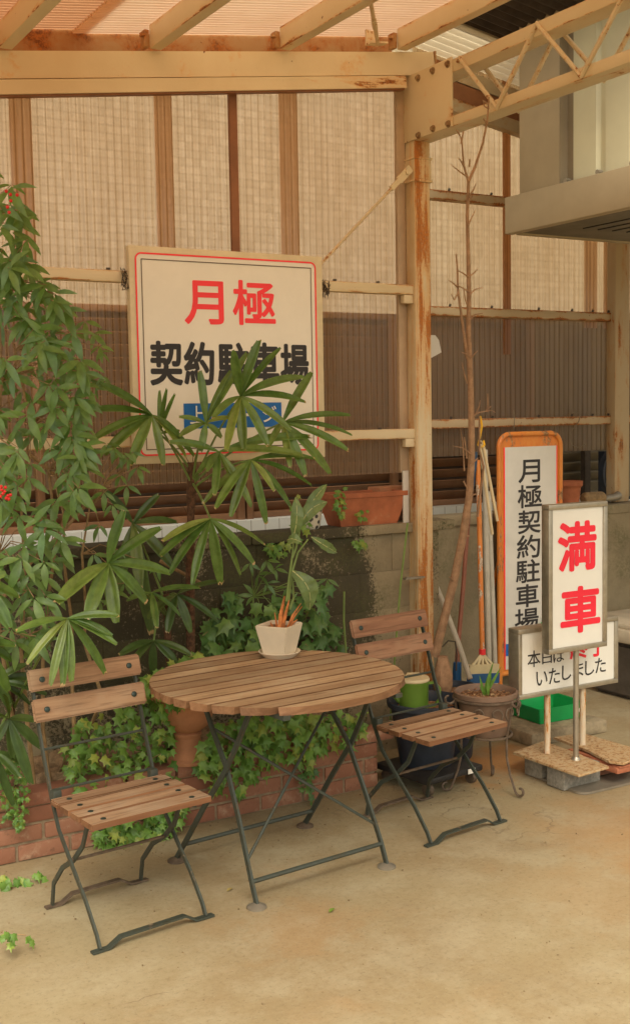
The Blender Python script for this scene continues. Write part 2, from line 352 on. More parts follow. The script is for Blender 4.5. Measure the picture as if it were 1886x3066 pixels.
def m_house():
    m, n, b, o = mat('small_beige_wall_tiles'); t = NT(n); v = t.coord(); x, y, z = t.sep(v)
    fx = t.math('DIVIDE', x, .066); fz = t.math('DIVIDE', z, .062)
    col = t.mix(t.ramp(t.noise(v, .6, 4), .35, .65), (.56, .475, .365), (.51, .42, .315))
    cv = t.new('ShaderNodeCombineXYZ'); t.link(t.math('FLOOR', fx), cv.inputs[0]); t.link(t.math('FLOOR', fz), cv.inputs[1])
    wn = t.new('ShaderNodeTexWhiteNoise'); wn.noise_dimensions = '2D'; t.link(cv.outputs[0], wn.inputs['Vector'])
    col = t.mix(t.ramp(wn.outputs['Value'], 0, 1, 0, .42), col, (.36, .29, .20))
    lz = t.ramp(t.math('ABSOLUTE', t.math('SUBTRACT', t.math('FRACT', fz), .5)), .34, .47); lx = t.ramp(t.math('ABSOLUTE', t.math('SUBTRACT', t.math('FRACT', fx), .5)), .40, .48)
    col = t.mix(t.math('MULTIPLY', t.math('MAXIMUM', lz, lx), .42), col, (.25, .20, .14)); t.link(col, b.inputs['Base Color']); b.inputs['Roughness'].default_value = .7; return m
M['house'] = m_house()
M['boxgrey'] = m_plain('grey_painted_steel', (.43, .345, .225), .5, .06, 3, .1, .02, (.52, .47, .36), (.55, .8))
M['boxpale'] = m_plain('pale_green_panel', (.66, .625, .44), .35, .05, 2, 0, .01, (.52, .50, .36), (.6, .85))
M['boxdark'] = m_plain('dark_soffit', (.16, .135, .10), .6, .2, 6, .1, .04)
M['greybox'] = m_plain('dark_grey_planter', (.10, .085, .07), .7, .2, 8, 0, .1)
M['lid'] = m_plain('beige_plastic_lid', (.55, .47, .35), .55, .1, 8, 0, .03)
M['wire'] = m_plain('thin_wire', (.22, .17, .10), .6, .2, 30)
M['darkwire'] = m_plain('dark_wire', (.07, .05, .035), .7, .2, 30)
M['dryleaf'] = m_leaf('dry_leaf', (.40, .25, .10), (.30, .17, .07), (.2, .25, .05), .7, None, .15)

def m_ground():
    m, n, b, o = mat('pavement_concrete'); t = NT(n); v = t.coord()
    a = t.noise(v, .75, 8, .62, .4); c = t.noise(v, 3.2, 9, .68); f = t.noise(v, 60, 8, .75)
    col = t.mix(t.ramp(a, .34, .66), (.335, .272, .158), (.285, .208, .112))
    col = t.mix(t.ramp(c, .42, .66, 0, .62), col, (.395, .335, .22))
    col = t.mix(t.ramp(t.noise(v, 1.6, 9, .7, .8), .52, .72, 0, .55), col, (.255, .20, .12))
    fl_ = t.noise(v, 42, 9, .8); col = t.mix(t.ramp(fl_, .40, .50, .26, 0), col, (.20, .145, .075)); col = t.mix(t.ramp(fl_, .54, .66, 0, .22), col, (.47, .41, .28))
    st = t.noise(t.coord('Object', (1, 1.5, 1)), 1.9, 7, .62, .5); col = t.mix(t.ramp(st, .56, .74, 0, .45), col, (.37, .235, .115))
    # rust-stained patches on the slab near the sign feet
    for (x, y, r, k) in ((3.62, 4.42, .42, .85), (3.5, 3.35, .6, .28), (4.2, 3.7, .5, .2), (2.95, 3.0, .45, .12), (1.85, 3.35, .28, .15)):
        g = t.new('ShaderNodeVectorMath', operation='DISTANCE'); t.link(v, g.inputs[0]); g.inputs[1].default_value = (x, y, 0)
        d = t.math('ADD', g.outputs['Value'], t.math('MULTIPLY', t.math('SUBTRACT', c, .5), .9))
        col = t.mix(t.ramp(d, r*.25, r, k, 0), col, (.46, .215, .07))
    col = t.mix(t.ramp(f, .34, .46, .5, 0), col, (.17, .125, .07)); col = t.mix(t.ramp(f, .6, .72, 0, .3), col, (.48, .42, .29))
    sp = t.new('ShaderNodeTexVoronoi'); sp.inputs['Scale'].default_value = 26; t.link(v, sp.inputs['Vector'])
    pit_ = t.math('MULTIPLY', t.ramp(sp.outputs['Distance'], .05, .10, 1, 0), t.ramp(t.noise(v, 5, 3), .58, .64)); col = t.mix(t.math('MULTIPLY', pit_, .6), col, (.16, .11, .07))
    # hairline cracks
    vv = t.new('ShaderNodeVectorMath', operation='ADD'); t.link(v, vv.inputs[0]); nzc = t.new('ShaderNodeTexNoise'); nzc.inputs['Scale'].default_value = 3; nzc.inputs['Detail'].default_value = 8
    t.link(v, nzc.inputs['Vector']); sc_ = t.new('ShaderNodeVectorMath', operation='SCALE'); t.link(nzc.outputs['Color'], sc_.inputs[0]); sc_.inputs['Scale'].default_value = .55; t.link(sc_.outputs[0], vv.inputs[1])
    vo = t.new('ShaderNodeTexVoronoi', feature='DISTANCE_TO_EDGE'); vo.inputs['Scale'].default_value = .8; t.link(vv.outputs[0], vo.inputs['Vector'])
    ck = t.math('MULTIPLY', t.ramp(vo.outputs[0], .001, .005, 1, 0), t.ramp(t.noise(v, 1.1, 2), .58, .64)); col = t.mix(t.math('MULTIPLY', ck, .5), col, (.19, .135, .08))
    t.link(col, b.inputs['Base Color']); b.inputs['Roughness'].default_value = .82; b.inputs['Specular IOR Level'].default_value = .3
    t.bump(t.math('SUBTRACT', t.math('ADD', t.math('MULTIPLY', f, .5), c), t.math('MULTIPLY', ck, .8)), b, .35, .006); return m
M['ground'] = m_ground()
def m_brick():
    m, n, b, o = mat('red_brick'); t = NT(n); v = t.coord(); r = t.isl()
    col = t.mix(r, (.235, .092, .05), (.315, .145, .085)); r2 = t.math('FRACT', t.math('MULTIPLY', r, 13.7))
    col = t.mix(t.ramp(r2, .7, .95, 0, .7), col, (.26, .10, .06))
    col = t.mix(t.ramp(t.noise(v, 9, 8, .7), .5, .72, 0, .8), col, (.48, .33, .22)); col = t.mix(t.ramp(t.noise(v, 30, 8, .7), .35, .45, .6, 0), col, (.18, .085, .05))
    t.link(col, b.inputs['Base Color']); b.inputs['Roughness'].default_value = .85; t.bump(t.noise(v, 55, 6), b, .4, .005); return m
M['brick'] = m_brick()
M['mortar'] = m_plain('brick_mortar', (.26, .19, .12), .95, .25, 22, 0, .4, (.2, .15, .1), (.5, .75))
def m_block(name, moss=1.0):
    m, n, b, o = mat(name); t = NT(n); v = t.coord()
    col = t.mix(t.ramp(t.noise(v, 6, 8, .65), .3, .7), (.24, .19, .115), (.32, .255, .155))
    st = t.noise(t.coord('Object', (2.4, 2.4, 1.2)), 1.0, 8, .7, .4); fine = t.noise(v, 75, 8, .75)
    k = t.math('ADD', st, t.math('MULTIPLY', t.math('SUBTRACT', fine, .5), .75))
    x, y, z = t.sep(v); right = t.ramp(x, 3.05, 3.32, 0, .22)
    k = t.math('ADD', t.math('SUBTRACT', k, right), (moss-1)*.3)
    col = t.mix(t.ramp(k, .36, .47, 0, .93), col, (.046, .038, .020))
    col = t.mix(t.math('MULTIPLY', t.ramp(t.noise(v, 2.6, 6, .6), .48, .66, 0, .6), t.ramp(fine, .4, .6)), col, (.10, .10, .035))
    t.link(col, b.inputs['Base Color']); b.inputs['Roughness'].default_value = .95; t.bump(fine, b, .5, .008); return m
M['block'] = m_block('mossy_concrete_block', 1.0)
M['block_right'] = m_block('stained_concrete_block', .35)
def m_tile():
    m, n, b, o = mat('white_tiles'); t = NT(n); v = t.coord('Object', (1, 1, 1)); x, y, z = t.sep(v)
    lx = t.math('LESS_THAN', t.math('FRACT', t.math('DIVIDE', x, .1)), .05); lz = t.math('LESS_THAN', t.math('FRACT', t.math('DIVIDE', z, .1)), .05)
    col = t.mix(t.math('MAXIMUM', lx, lz), (.72, .74, .70), (.35, .34, .30)); t.link(col, b.inputs['Base Color']); b.inputs['Roughness'].default_value = .3; return m
M['tile'] = m_tile()

# ================================================================== SETTING
def corr(x0, x1, zb, zt, Y, pitch, amp, n=8, nz=2):
    """upright corrugated sheet, flutes vertical; zb, zt may be functions of x"""
    b = MB(); b.open = True; fb = zb if callable(zb) else (lambda x: zb); ft = zt if callable(zt) else (lambda x: zt)
    cnt = int((x1-x0)/pitch*n); V = []; F = []
    for i in range(cnt+1):
        x = x0 + (x1-x0)*i/cnt; y = Y + amp*cos(2*pi*x/pitch)
        for j in range(nz+1): V.append((x, y, fb(x)+(ft(x)-fb(x))*j/nz))
    for i in range(cnt):
        for j in range(nz): a = i*(nz+1)+j; F.append((a, a+nz+1, a+nz+2, a+1))
    b.add(V, F, True); return b
def corr_roof(x0, x1, y0, y1, zf, pitch, amp, n=6, nx=2):
    b = MB(); b.open = True; cnt = int((y1-y0)/pitch*n); V = []; F = []
    for i in range(cnt+1):
        y = y0 + (y1-y0)*i/cnt; dz_ = amp*cos(2*pi*y/pitch)
        for j in range(nx+1): x = x0+(x1-x0)*j/nx; V.append((x, y, zf(x)+dz_))
    for i in range(cnt):
        for j in range(nx): a = i*(nx+1)+j; F.append((a, a+1, a+nx+2, a+nx+1))
    b.add(V, F, True); return b

b = MB(); b.add([(-40, -40, 0), (60, -40, 0), (60, 60, 0), (-40, 60, 0)], [(0, 1, 2, 3)])
g = b.obj('ground', M['ground']); g['kind'] = 'structure'

# ---- carport frame
BS = .1347
def beam_z(x): return 3.248 + BS*(x-1.381)          # top of the sloping beam
cp = wthing('carport', 'cream painted steel carport frame with rust, lattice girder and corrugated plastic roof', 'carport', (3.475, 4.89, 0))
b = MB(); b.box((3.475, 4.8925, 1.55), (.09, .125, 3.1), bev=.004)
b.box((3.4285, 4.852, 1.55), (.005, .042, 3.08), bev=.0015); b.box((3.4285, 4.937, 1.55), (.005, .034, 3.08), bev=.0015)
b.box((3.442, 4.8285, 1.55), (.016, .005, 3.08), bev=.0015)
post = b.obj('post', M['paint_post'], cp)
zc = on_y(1260, 470, 4.83).z; zd = on_y(1260, 545, 4.83).z
b = MB(); b.box((3.475, 4.8925, (zc+zd)/2), (.104, .140, zc-zd), bev=.006)
b.box((3.475, 4.8925, zc-.006), (.112, .148, .012), bev=.003); b.box((3.475, 4.8925, zd+.006), (.112, .148, .012), bev=.003)
b.obj('collar', M['paint_post'], post)
# sloping beam, fascia strip, back plate
b = MB(); x0, x1 = .3, 3.57
b.strip([(x0, 4.885, beam_z(x0)-.055), (x1, 4.885, beam_z(x1)-.055)], .07, .110, (0, 1, 0)); b.obj('beam', M['paint'], cp)
b = MB(); b.box((3.574, 4.885, beam_z(3.57)-.055), (.008, .08, .12)); b.obj('end_plate', M['rustbeam'], cp)
b = MB(); b.strip([(x0, 4.862, beam_z(x0)-.147), (3.39, 4.862, beam_z(3.39)-.145)], .046, .058, (0, 1, 0)); b.obj('fascia', M['paint_edge'], cp)
b = MB(); b.strip([(x0, 4.866, beam_z(x0)-.180), (3.385, 4.866, beam_z(3.385)-.178)], .036, .008, (0, 1, 0)); b.obj('drip_strip', M['stud'], cp)
b = MB(); b.strip([(x0, 5.014, beam_z(x0)+.05), (3.42, 5.014, beam_z(3.42)+.05)], .010, .20, (0, 1, 0)); b.obj('back_plate', M['rustbeam'], cp)
for xc in (.745, 1.402, 2.062, 2.709, 3.364):
    zb = beam_z(xc)+.004
    b = MB(); b.box((xc, 3.03, zb+.05), (.055, 3.62, .10), bev=.004)
    pu = b.obj('purlin', M['paint_edge_y'], cp)
    b = MB(); b.box((xc-.041, 4.858, zb+.042), (.024, .05, .075), bev=.005); b.lathe([(.0001, 0), (.016, 0), (.016, .012), (.0001, .012)], (xc-.055, 4.845, zb+.05), 8); b.obj('cleat', M['rustbeam'], pu)
rz_ = lambda x: beam_z(x)+.118
b = corr_roof(1.74, 3.62, 1.15, 5.0, rz_, .034, .0085); b.obj('roof_sheet', M['roof'], cp)
b = corr_roof(.15, 1.80, 1.15, 5.0, lambda x: rz_(x)+.017, .034, .0085); b.obj('roof_sheet', M['roof_dark'], cp)
# lattice girder
b = MB(); b.box((3.485, 2.0, 3.372), (.11, 5.84, .062), bev=.006); b.obj('top_chord', M['paint_edge_y'], cp)
b = MB(); b.box((3.485, 2.0, 3.118), (.11, 5.84, .052), bev=.006); b.obj('bottom_chord', M['paint_edge_y'], cp)
for X in (3.424, 3.548):
    pts = []
    for i in range(20):
        Y = 4.456 - .2695*i; top = i % 2 == 0
        if Y < -.8: break
        zz = 3.387 if top else 3.104
        pts += [(X, Y+.014, zz-(.014 if top else -.014)), (X, Y, zz+(.004 if top else -.004)), (X, Y-.014, zz-(.014 if top else -.014))]
    b = MB(); b.tube(pts, .0105, 8); b.obj('lattice_bar', M['paint_rod'], cp)
b = MB(); b.box((3.425, 4.722, 3.252), (.010, .415, .318), bev=.002)
gp = b.obj('gusset_plate', M['paint'], cp)
for (px, py) in ((495, 375), (565, 340), (637, 308), (497, 650), (567, 618), (640, 595)):
    p = on_x(943+px/1.6034, py/1.6034, 3.42)
    b = MB(); b.tube([(3.422, p.y, p.z), (3.416, p.y, p.z)], .017, 12); b.tube([(3.418, p.y, p.z), (3.406, p.y, p.z)], .011, 6); b.obj('bolt', M['rust_bolt'], gp)
b = MB(); b.box((3.475, -.9, 1.55), (.09, .12, 3.1), bev=.004); b.obj('post', M['paint_post'], cp)
# rails of the near bay with their brackets
for zt in (2.386, 1.664):
    b = MB(); b.box((2.05, 4.875, zt-.025), (2.76, .05, .05), bev=.004); rl = b.obj('rail', M['paint_edge'], cp)
    b = MB(); b.box((3.398, 4.868, zt-.072), (.055, .036, .042), bev=.004); b.obj('bracket', M['paint'], rl)
    for xx in (1.45, 1.82, 2.97, 3.22): b = MB(); b.tube([(xx, 4.86, zt), (xx, 4.86, zt+.010)], .010, 6); b.obj('screw', M['darkwire'], rl)
# diagonal brace and roof brace
p0 = on_y(1218, 515, 4.84); p1 = on_y(905, 850, 4.85)
b = MB(); b.tube([p0+(p1-p0)*.07, p1], .0078, 8); b.obj('brace_rod', M['paint_rod'], cp)
d = (p1-p0).normalized(); b = MB(); b.strip([p0-d*.03, p0+d*.07], .038, .010, (0, 0, 1)); b.strip([p0+d*.05, p0+d*.13], .024, .016, (0, 0, 1)); b.tube([p0+Vector((0, .004, 0)), p0+Vector((0, -.016, 0))], .016, 8); b.obj('brace_tab', M['paint'], cp)
p0 = on_y(1131, 130, 4.80); p1 = on_y(1098, -60, 4.30)
b = MB(); b.tube([p0, p0+(p1-p0)*.3, p0+(p1-p0)*.34, p1], [.010, .010, .010, .010], 8); b.tube([p0+(p1-p0)*.26, p0+(p1-p0)*.40], .014, 6); b.obj('roof_brace', M['paint_rod'], cp)
q = on_y(1130, 135, 4.83); b = MB(); b.strip([q+Vector((-.055, 0, .0)), q+Vector((.045, 0, .012))], .05, .008, (0, 1, 0)); b.strip([q+Vector((-.02, .02, .0)), q+Vector((-.02, .02, .07))], .07, .008, (1, 0, 0)); b.obj('brace_bracket', M['paint_rod'], cp)

# ---- near screen of corrugated plastic
PY = 4.935
zb_ = on_y(1100, 1420, PY).z
sc1 = wthing('corrugated_screen', 'see-through corrugated plastic screen with brown strips behind the big square sign', 'screen', (2.2, PY, zb_))
ztop = lambda x: beam_z(x)-.10
corr(.55, 3.428, zb_, ztop, PY, .034, .006).obj('sheet', M['panel'], sc1)
for (a, c) in ((20, 74), (367, 411), (667, 712)):
    xa = dy(a, 230, PY).x; xc = dy(c, 230, PY).x
    corr(xa, xc, 2.36, ztop, PY-.009, .034, .006).obj('strip', M['panel_brown'], sc1)
xa = dy(548, 230, 4.915).x; xc = dy(566, 230, 4.915).x
b = MB(); b.box(((xa+xc)/2, 4.914, 2.85), (xc-xa, .02, .95)); b.obj('stud', M['stud'], sc1)
b = MB(); b.box((3.402, 4.922, (zb_+3.36)/2), (.05, .026, 3.36-zb_), bev=.004); b.obj('edge_trim', m_plain('peach_edge_trim', (.47, .34, .22), .55, .12, 6), sc1)
b = MB(); b.box((3.40, 4.90, 1.31), (.035, .012, .28), bev=.003); b.obj('corner_patch', M['greywhite'], sc1)

# ---- far screen, set back beyond the post
FY = 5.78
zb2 = on_y(1500, 1360, FY).z
sc2 = wthing('corrugated_screen', 'see-through corrugated plastic screen set back on the plain wall right of the rusty post', 'screen', (4.8, FY, 1.12))
corr(4.10, 5.95, zb2, lambda x: 4.02-.05*(x-3.5), FY, .041, .007).obj('sheet', M['panel_right'], sc2)
pa = on_y(1841, 1000, 5.66).x; pb = on_y(1884, 1000, 5.66).x
b = MB(); b.box(((pa+pb)/2, 5.70, 2.60), (pb-pa, .08, 2.95), bev=.004); b.obj('post', m_rust('dull_cream_post', (.50, .38, .23), .60, (12, 12, 2.5), low=.05), sc2)
for zt in (on_y(1450, 922, 5.70).z, on_y(1450, 1253, 5.70).z, on_y(1400, 577, 5.70).z):
    b = MB(); b.box((4.975, 5.73, zt-.028), (1.76, .06, .056), bev=.003); rl = b.obj('rail', M['paint_dull'], sc2)
    for xx in (4.30, 4.62, 5.0, 5.28, 5.46, 5.60): b = MB(); b.tube([(xx, 5.71, zt), (xx+.004, 5.706, zt+.016)], .008, 6); b.obj('screw', M['darkwire'], rl)
pA = on_y(1463, 360, 5.70); pB = on_y(1556, 393, 5.70); sl_ = (pB.z-pA.z)/(pB.x-pA.x)
def zr(x, o=0): return pA.z + sl_*(x-pA.x) + o
for nm, o, mt, hh in (('head_rail', .02, 'paint_dull', .075), ('infill', .11, 'stud', .10), ('eaves_beam', .20, 'paint_dull', .09)):
    b = MB(); b.strip([(4.10, 5.73, zr(4.10, o)), (6.0, 5.73, zr(6.0, o))], .06, hh, (0, 1, 0)); b.obj(nm, M[mt], sc2)
xs = on_y(1520, 500, 5.75); b = MB(); b.box((xs.x, 5.765, 2.95), (.048, .02, 1.7)); b.obj('strip', M['panel_brown'], sc2)
for (a, c) in ((1400, 1428), (1280/1.24735+420, 1280/1.24735+432)):
    xa = dy(a, 650, FY).x; xc = dy(c, 650, FY).x; corr(xa, xc, 2.28, 3.0, FY-.01, .041, .007).obj('strip', M['panel_brown'], sc2)
rt = wthing('lean_to_roof', 'corrugated lean-to roof glimpsed through the lattice girder, pale at the back and black in front', 'roof', (4.6, 5.5, 3.9))
corr_roof(3.55, 5.9, 5.32, 6.3, lambda x: zr(x, .30), .075, .012).obj('pale_sheet', m_sheet('pale_roof_plastic', (.74, .64, .46), .12, (.9, .8, .6), .075, dark=.6, axis=1, fl=.6), rt)
corr_roof(3.62, 5.9, 3.9, 5.36, lambda x: zr(x, .33), .075, .012).obj('black_sheet', m_plain('black_roof_sheet', (.055, .04, .032), .7, .3, 10, .1), rt)

# ---- block walls
def block_wall(X0, X1, Yf, depth, zt, cope, bl=.39, bh=.195, off=0.0):
    b = MB(); z = zt - cope; row = 0
    while z > -.05:
        x = X0 - (bl/2 if (row+off) % 2 else 0)
        while x < X1:
            a = max(x, X0); c = min(x+bl, X1)
            if c-a > .03: b.box(((a+c)/2, Yf+depth/2+random.uniform(-.0015, .0015), z-bh/2), (c-a-.004, depth, bh-.005), bev=.0025)
            x += bl
        z -= bh; row += 1
    return b
bw_ = wthing('block_wall', 'low mossy concrete block wall with blackened face and coping behind the plants', 'wall', (2.2, 4.98, 0))
block_wall(.2, 3.62, 4.915, .12, 1.182, .05).obj('blockwork', M['block'], bw_)
b = MB()
for i in range(6): b.box((.4+.6*i, 4.965, 1.157), (.596, .17, .05), bev=.006)
b.obj('coping', M['block'], bw_)
b = MB(); b.box((1.9, 4.968, .58), (3.42, .10, 1.1)); b.obj('mortar', M['block'], bw_)
bw2 = wthing('block_wall', 'plain stained concrete wall standing behind the signs and leaning poles', 'wall', (5, 5.66, 0))
b = MB(); b.box((4.9, 5.66, .53), (2.75, .16, 1.06)); b.obj('wall_face', M['block_right'], bw2)
b = MB(); b.box((4.9, 5.655, 1.09), (2.76, .18, .06), bev=.006); b.obj('coping', M['block_right'], bw2)
b = MB(); b.box((3.575, 5.3, .56), (.11, .52, 1.115), bev=.006); b.obj('return_pier', M['block_right'], bw2)

# ---- neighbour plot behind the screens
lf = wthing('louvre_fence', 'tall brown horizontal louvre fence seen through the plastic screens', 'fence', (4, 6.6, 1.0))
b = MB(); z = 1.125
while z < 2.33:
    b.box((3.1, 6.6, z+.036), (5.2, .008, .066), rot=(RAD(32), 0, 0)); z += .076
b.obj('slat_panel', M['louvre'], lf)
b = MB(); b.box((3.1, 6.64, 1.72), (5.2, .02, 1.30)); b.obj('backing', m_plain('dark_fence_backing', (.055, .032, .018), .7, .2, 6), lf)
for x in (.9, 2.0, 3.28, 3.34, 4.45, 5.66):
    b = MB(); b.box((x, 6.55, 1.73), (.045, .05, 1.32), bev=.003); b.obj('post', M['louvre'], lf)
b = MB(); b.box((3.1, 6.60, 2.39), (5.22, .07, .04), bev=.004); b.obj('top_rail', M['louvre'], lf)
b = MB(); b.box((3.1, 6.60, 1.11), (5.22, .07, .04), bev=.004); b.obj('bottom_rail', M['louvre'], lf)
lf2 = wthing('louvre_fence', 'olive louvre fence end panel with dark post between the far post and tall orange sign', 'fence', (6.2, 6.6, 1.0))
b = MB(); z = 1.125
while z < 2.33:
    b.box((6.35, 6.6, z+.036), (1.25, .008, .080), rot=(RAD(38), 0, 0)); z += .076
b.obj('slat_panel', M['louvre_grey'], lf2)
b = MB(); b.box((6.35, 6.64, 1.72), (1.25, .02, 1.30)); b.obj('backing', M['louvre_grey'], lf2)
b = MB(); b.box((6.35, 6.60, 2.39), (1.26, .07, .04), bev=.004); b.obj('top_rail', M['louvre_grey'], lf2)
b = MB(); b.box((6.18, 6.53, 1.70), (.055, .05, 1.3)); b.obj('post', M['darkwire'], lf2)
tw = MB(); tw.box((3.6, 6.53, .545), (7.4, .16, 1.09)); tag(tw.obj('tiled_wall', M['tile']), 'low white tiled wall just visible under the brown louvre fence', 'wall')
nh = wthing('neighbour_house', 'pale beige house wall glowing behind the upper plastic screens', 'house', (4, 8.6, 0))
b = MB(); b.box((5, 8.7, 3.6), (22, .2, 7.2)); b.obj('wall', M['house'], nh)
b = MB(); b.box((5, 8.55, 7.25), (22.4, .9, .12)); b.obj('eaves', M['boxgrey'], nh)
# round dark rimmed disc on the far wall
p = on_y(1867, 1415, 6.1); dk = wthing('round_vent', 'round olive disc with dark rim partly hidden by the far post', 'vent', (p.x, p.y, p.z))
b = MB(); b.tube([p, p+Vector((0, .05, 0))], .205, 40); b.obj('rim', M['navy'], dk)
b = MB(); b.tube([p+Vector((0, -.006, 0)), p], .180, 40); b.obj('disc', M['louvre_grey'], dk)
b = MB(); b.box((p.x, p.y+.10, p.z), (.05, .14, .05)); b.box((p.x, p.y+.20, (p.z)/2+.1), (.06, .06, p.z+.1)); b.obj('bracket', M['navy'], dk)

# ---- overhead grey steel housing on the right
hb = wthing('steel_housing', 'large grey steel housing with pale ribbed panels overhanging at upper right', 'housing', (5.4, 3.6, 2.745))
X0 = 4.4
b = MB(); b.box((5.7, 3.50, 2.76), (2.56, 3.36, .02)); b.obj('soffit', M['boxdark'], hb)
b = MB(); b.box((X0-.03, 3.53, 2.848), (.06, 3.42, .205), bev=.004); b.box((5.7, 5.21, 2.848), (2.56, .06, .205), bev=.004); b.obj('bottom_frame', M['boxgrey'], hb)
b = MB(); b.box((X0+.05, 5.02, 3.95), (.10, .33, 2.0), bev=.005); b.obj('corner_stile', M['boxgrey'], hb)
b = MB(); b.box((X0+.085, 4.825, 3.95), (.06, .06, 2.0)); b.box((X0+.03, 4.852, 3.95), (.06, .006, 2.0)); b.obj('channel', m_plain('channel_grey', (.30, .24, .16), .5, .1, 5), hb)
b = MB(); b.box((5.75, 5.15, 3.95), (2.5, .05, 2.0)); b.obj('end_panel', M['boxgrey'], hb)
b = MB(); ys = []; Y = 4.80; V = []; F = []
prof = [(0, 0)]
while Y > 1.9:
    for dyy, dxx in ((.17, 0), (.185, .022), (.225, .022), (.24, 0)): prof.append((4.80-Y+dyy, dxx))
    Y -= .24
for (yy, xx) in prof:
    V += [(X0+.05+xx, 4.80-yy, 2.95), (X0+.05+xx, 4.80-yy, 4.95)]
for i in range(len(prof)-1): F.append((2*i, 2*i+2, 2*i+3, 2*i+1))
b.open = True; b.add(V, F); b.obj('ribbed_panel', M['boxpale'], hb)
b = MB(); b.box((5.75, 3.4, 4.97), (2.7, 3.6, .05)); b.obj('roof', M['boxgrey'], hb)
for yy in (4.81, 4.57, 4.33):
    b = MB(); b.tube([(X0+.03, yy, 2.975), (X0+.0, yy, 2.975)], .014, 8); b.box((X0+.03, yy, 2.955), (.05, .05, .01)); b.obj('fixing', M['steel_dark'], hb)
b = MB()
for i in range(5): b.box((4.62+.11*i, 3.6, 2.748), (.012, 2.6, .006))
b.obj('soffit_slot', M['blackp'], hb)
for yy in (2.0, 5.0):
    b = MB(); b.box((6.9, yy, 1.37), (.1, .1, 2.75)); b.obj('leg', M['boxgrey'], hb)
# small lamp cover on the back of the post
p = on_y(1308, 1035, 5.05); b = MB()
b.add([(p.x-.05, p.y, p.z-.07), (p.x+.028, p.y, p.z-.035), (p.x+.012, p.y, p.z+.03), (p.x-.012, p.y, p.z+.055), (p.x-.05, p.y, p.z+.055)] + [(x_, p.y+.07, z_) for x_, z_ in ((p.x-.05, p.z-.07), (p.x+.028, p.z-.035), (p.x+.012, p.z+.03), (p.x-.012, p.z+.055), (p.x-.05, p.z+.055))],
      [(0, 1, 2, 3, 4), (9, 8, 7, 6, 5)] + [(i, (i+1) % 5, 5+(i+1) % 5, 5+i) for i in range(5)])
tag(b.obj('lamp_cover', M['greywhite']), 'small white plastic cover fixed behind the rusty post', 'lamp cover')

# ================================================================== SIGNS
_GL = {}
def glyph(ch, bold):
    if (ch, bold) in _GL: return _GL[(ch, bold)]
    cu = bpy.data.curves.new('glyph', 'FONT'); cu.body = ch; cu.offset = bold; cu.resolution_u = 4; cu.fill_mode = 'FRONT'
    o = bpy.data.objects.new('glyph', cu); COL.objects.link(o)
    bpy.context.view_layer.update(); dg = bpy.context.evaluated_depsgraph_get()
    me = bpy.data.meshes.new_from_object(o.evaluated_get(dg))
    vv = [(v.co.x, v.co.y) for v in me.vertices]; ff = [tuple(p.vertices) for p in me.polygons]
    bpy.data.objects.remove(o); bpy.data.curves.remove(cu); bpy.data.meshes.remove(me)
    x0 = min(v[0] for v in vv); x1 = max(v[0] for v in vv); y0 = min(v[1] for v in vv); y1 = max(v[1] for v in vv)
    _GL[(ch, bold)] = ([((x-x0)/(x1-x0), (y-y0)/(y1-y0)) for x, y in vv], ff); return _GL[(ch, bold)]
def put(b, ch, rect, Y, bold=0.0):
    """glyph filling rect (x0,x1,z0,z1) on the plane facing -Y at depth Y; weight added by laying slightly shifted copies over each other"""
    vv, ff = glyph(ch, 0.0); x0, x1, z0, z1 = rect; r = bold*(z1-z0)
    sh = [(0, 0)] if r == 0 else [(cos(pi*k/4)*r, sin(pi*k/4)*r) for k in range(8)] + ([(0, 0)] if r > .02*(z1-z0) else [])
    w_, h_ = x1-x0-2*r, z1-z0-2*r
    for i, (sx, sz) in enumerate(sh):
        b.add([(x0+r+sx+u*w_, Y-.0001*i, z0+r+sz+v*h_) for u, v in vv], ff)
def rect_px(conv, box, Y):
    """pixel box of a mark -> rect on the plane at depth Y"""
    a, c, t, bt = box; mx_, my_ = (a+c)/2, (t+bt)/2
    return (on_y(*conv(a, my_), Y).x, on_y(*conv(c, my_), Y).x, on_y(*conv(mx_, bt), Y).z, on_y(*conv(mx_, t), Y).z)
def crop(x, y, s): return lambda u, v: (x+u/s, y+v/s)
def lettering(name, items, conv, Y, material, parent, bold=0.0):
    b = MB(); b.open = True
    for ch, bx in items: put(b, ch, rect_px(conv, bx, Y), Y, bold)
    return b.obj(name, material, parent)
def frame_line(b, x0, x1, z0, z1, w_, Y, r=0.0, n=6):
    def rr(x0, x1, z0, z1, r):
        pts = []
        for cx_, cz_, a in ((x1-r, z1-r, 0), (x0+r, z1-r, 90), (x0+r, z0+r, 180), (x1-r, z0+r, 270)):
            for k in range(n+1): t = RAD(a+90*k/n); pts.append((cx_+r*cos(t), Y, cz_+r*sin(t)))
        return pts
    A = rr(x0, x1, z0, z1, max(r, .001)); B = rr(x0+w_, x1-w_, z0+w_, z1-w_, max(r-w_, .0005)); N = len(A)
    b.add(A+B, [(i, (i+1) % N, N+(i+1) % N, N+i) for i in range(N)])

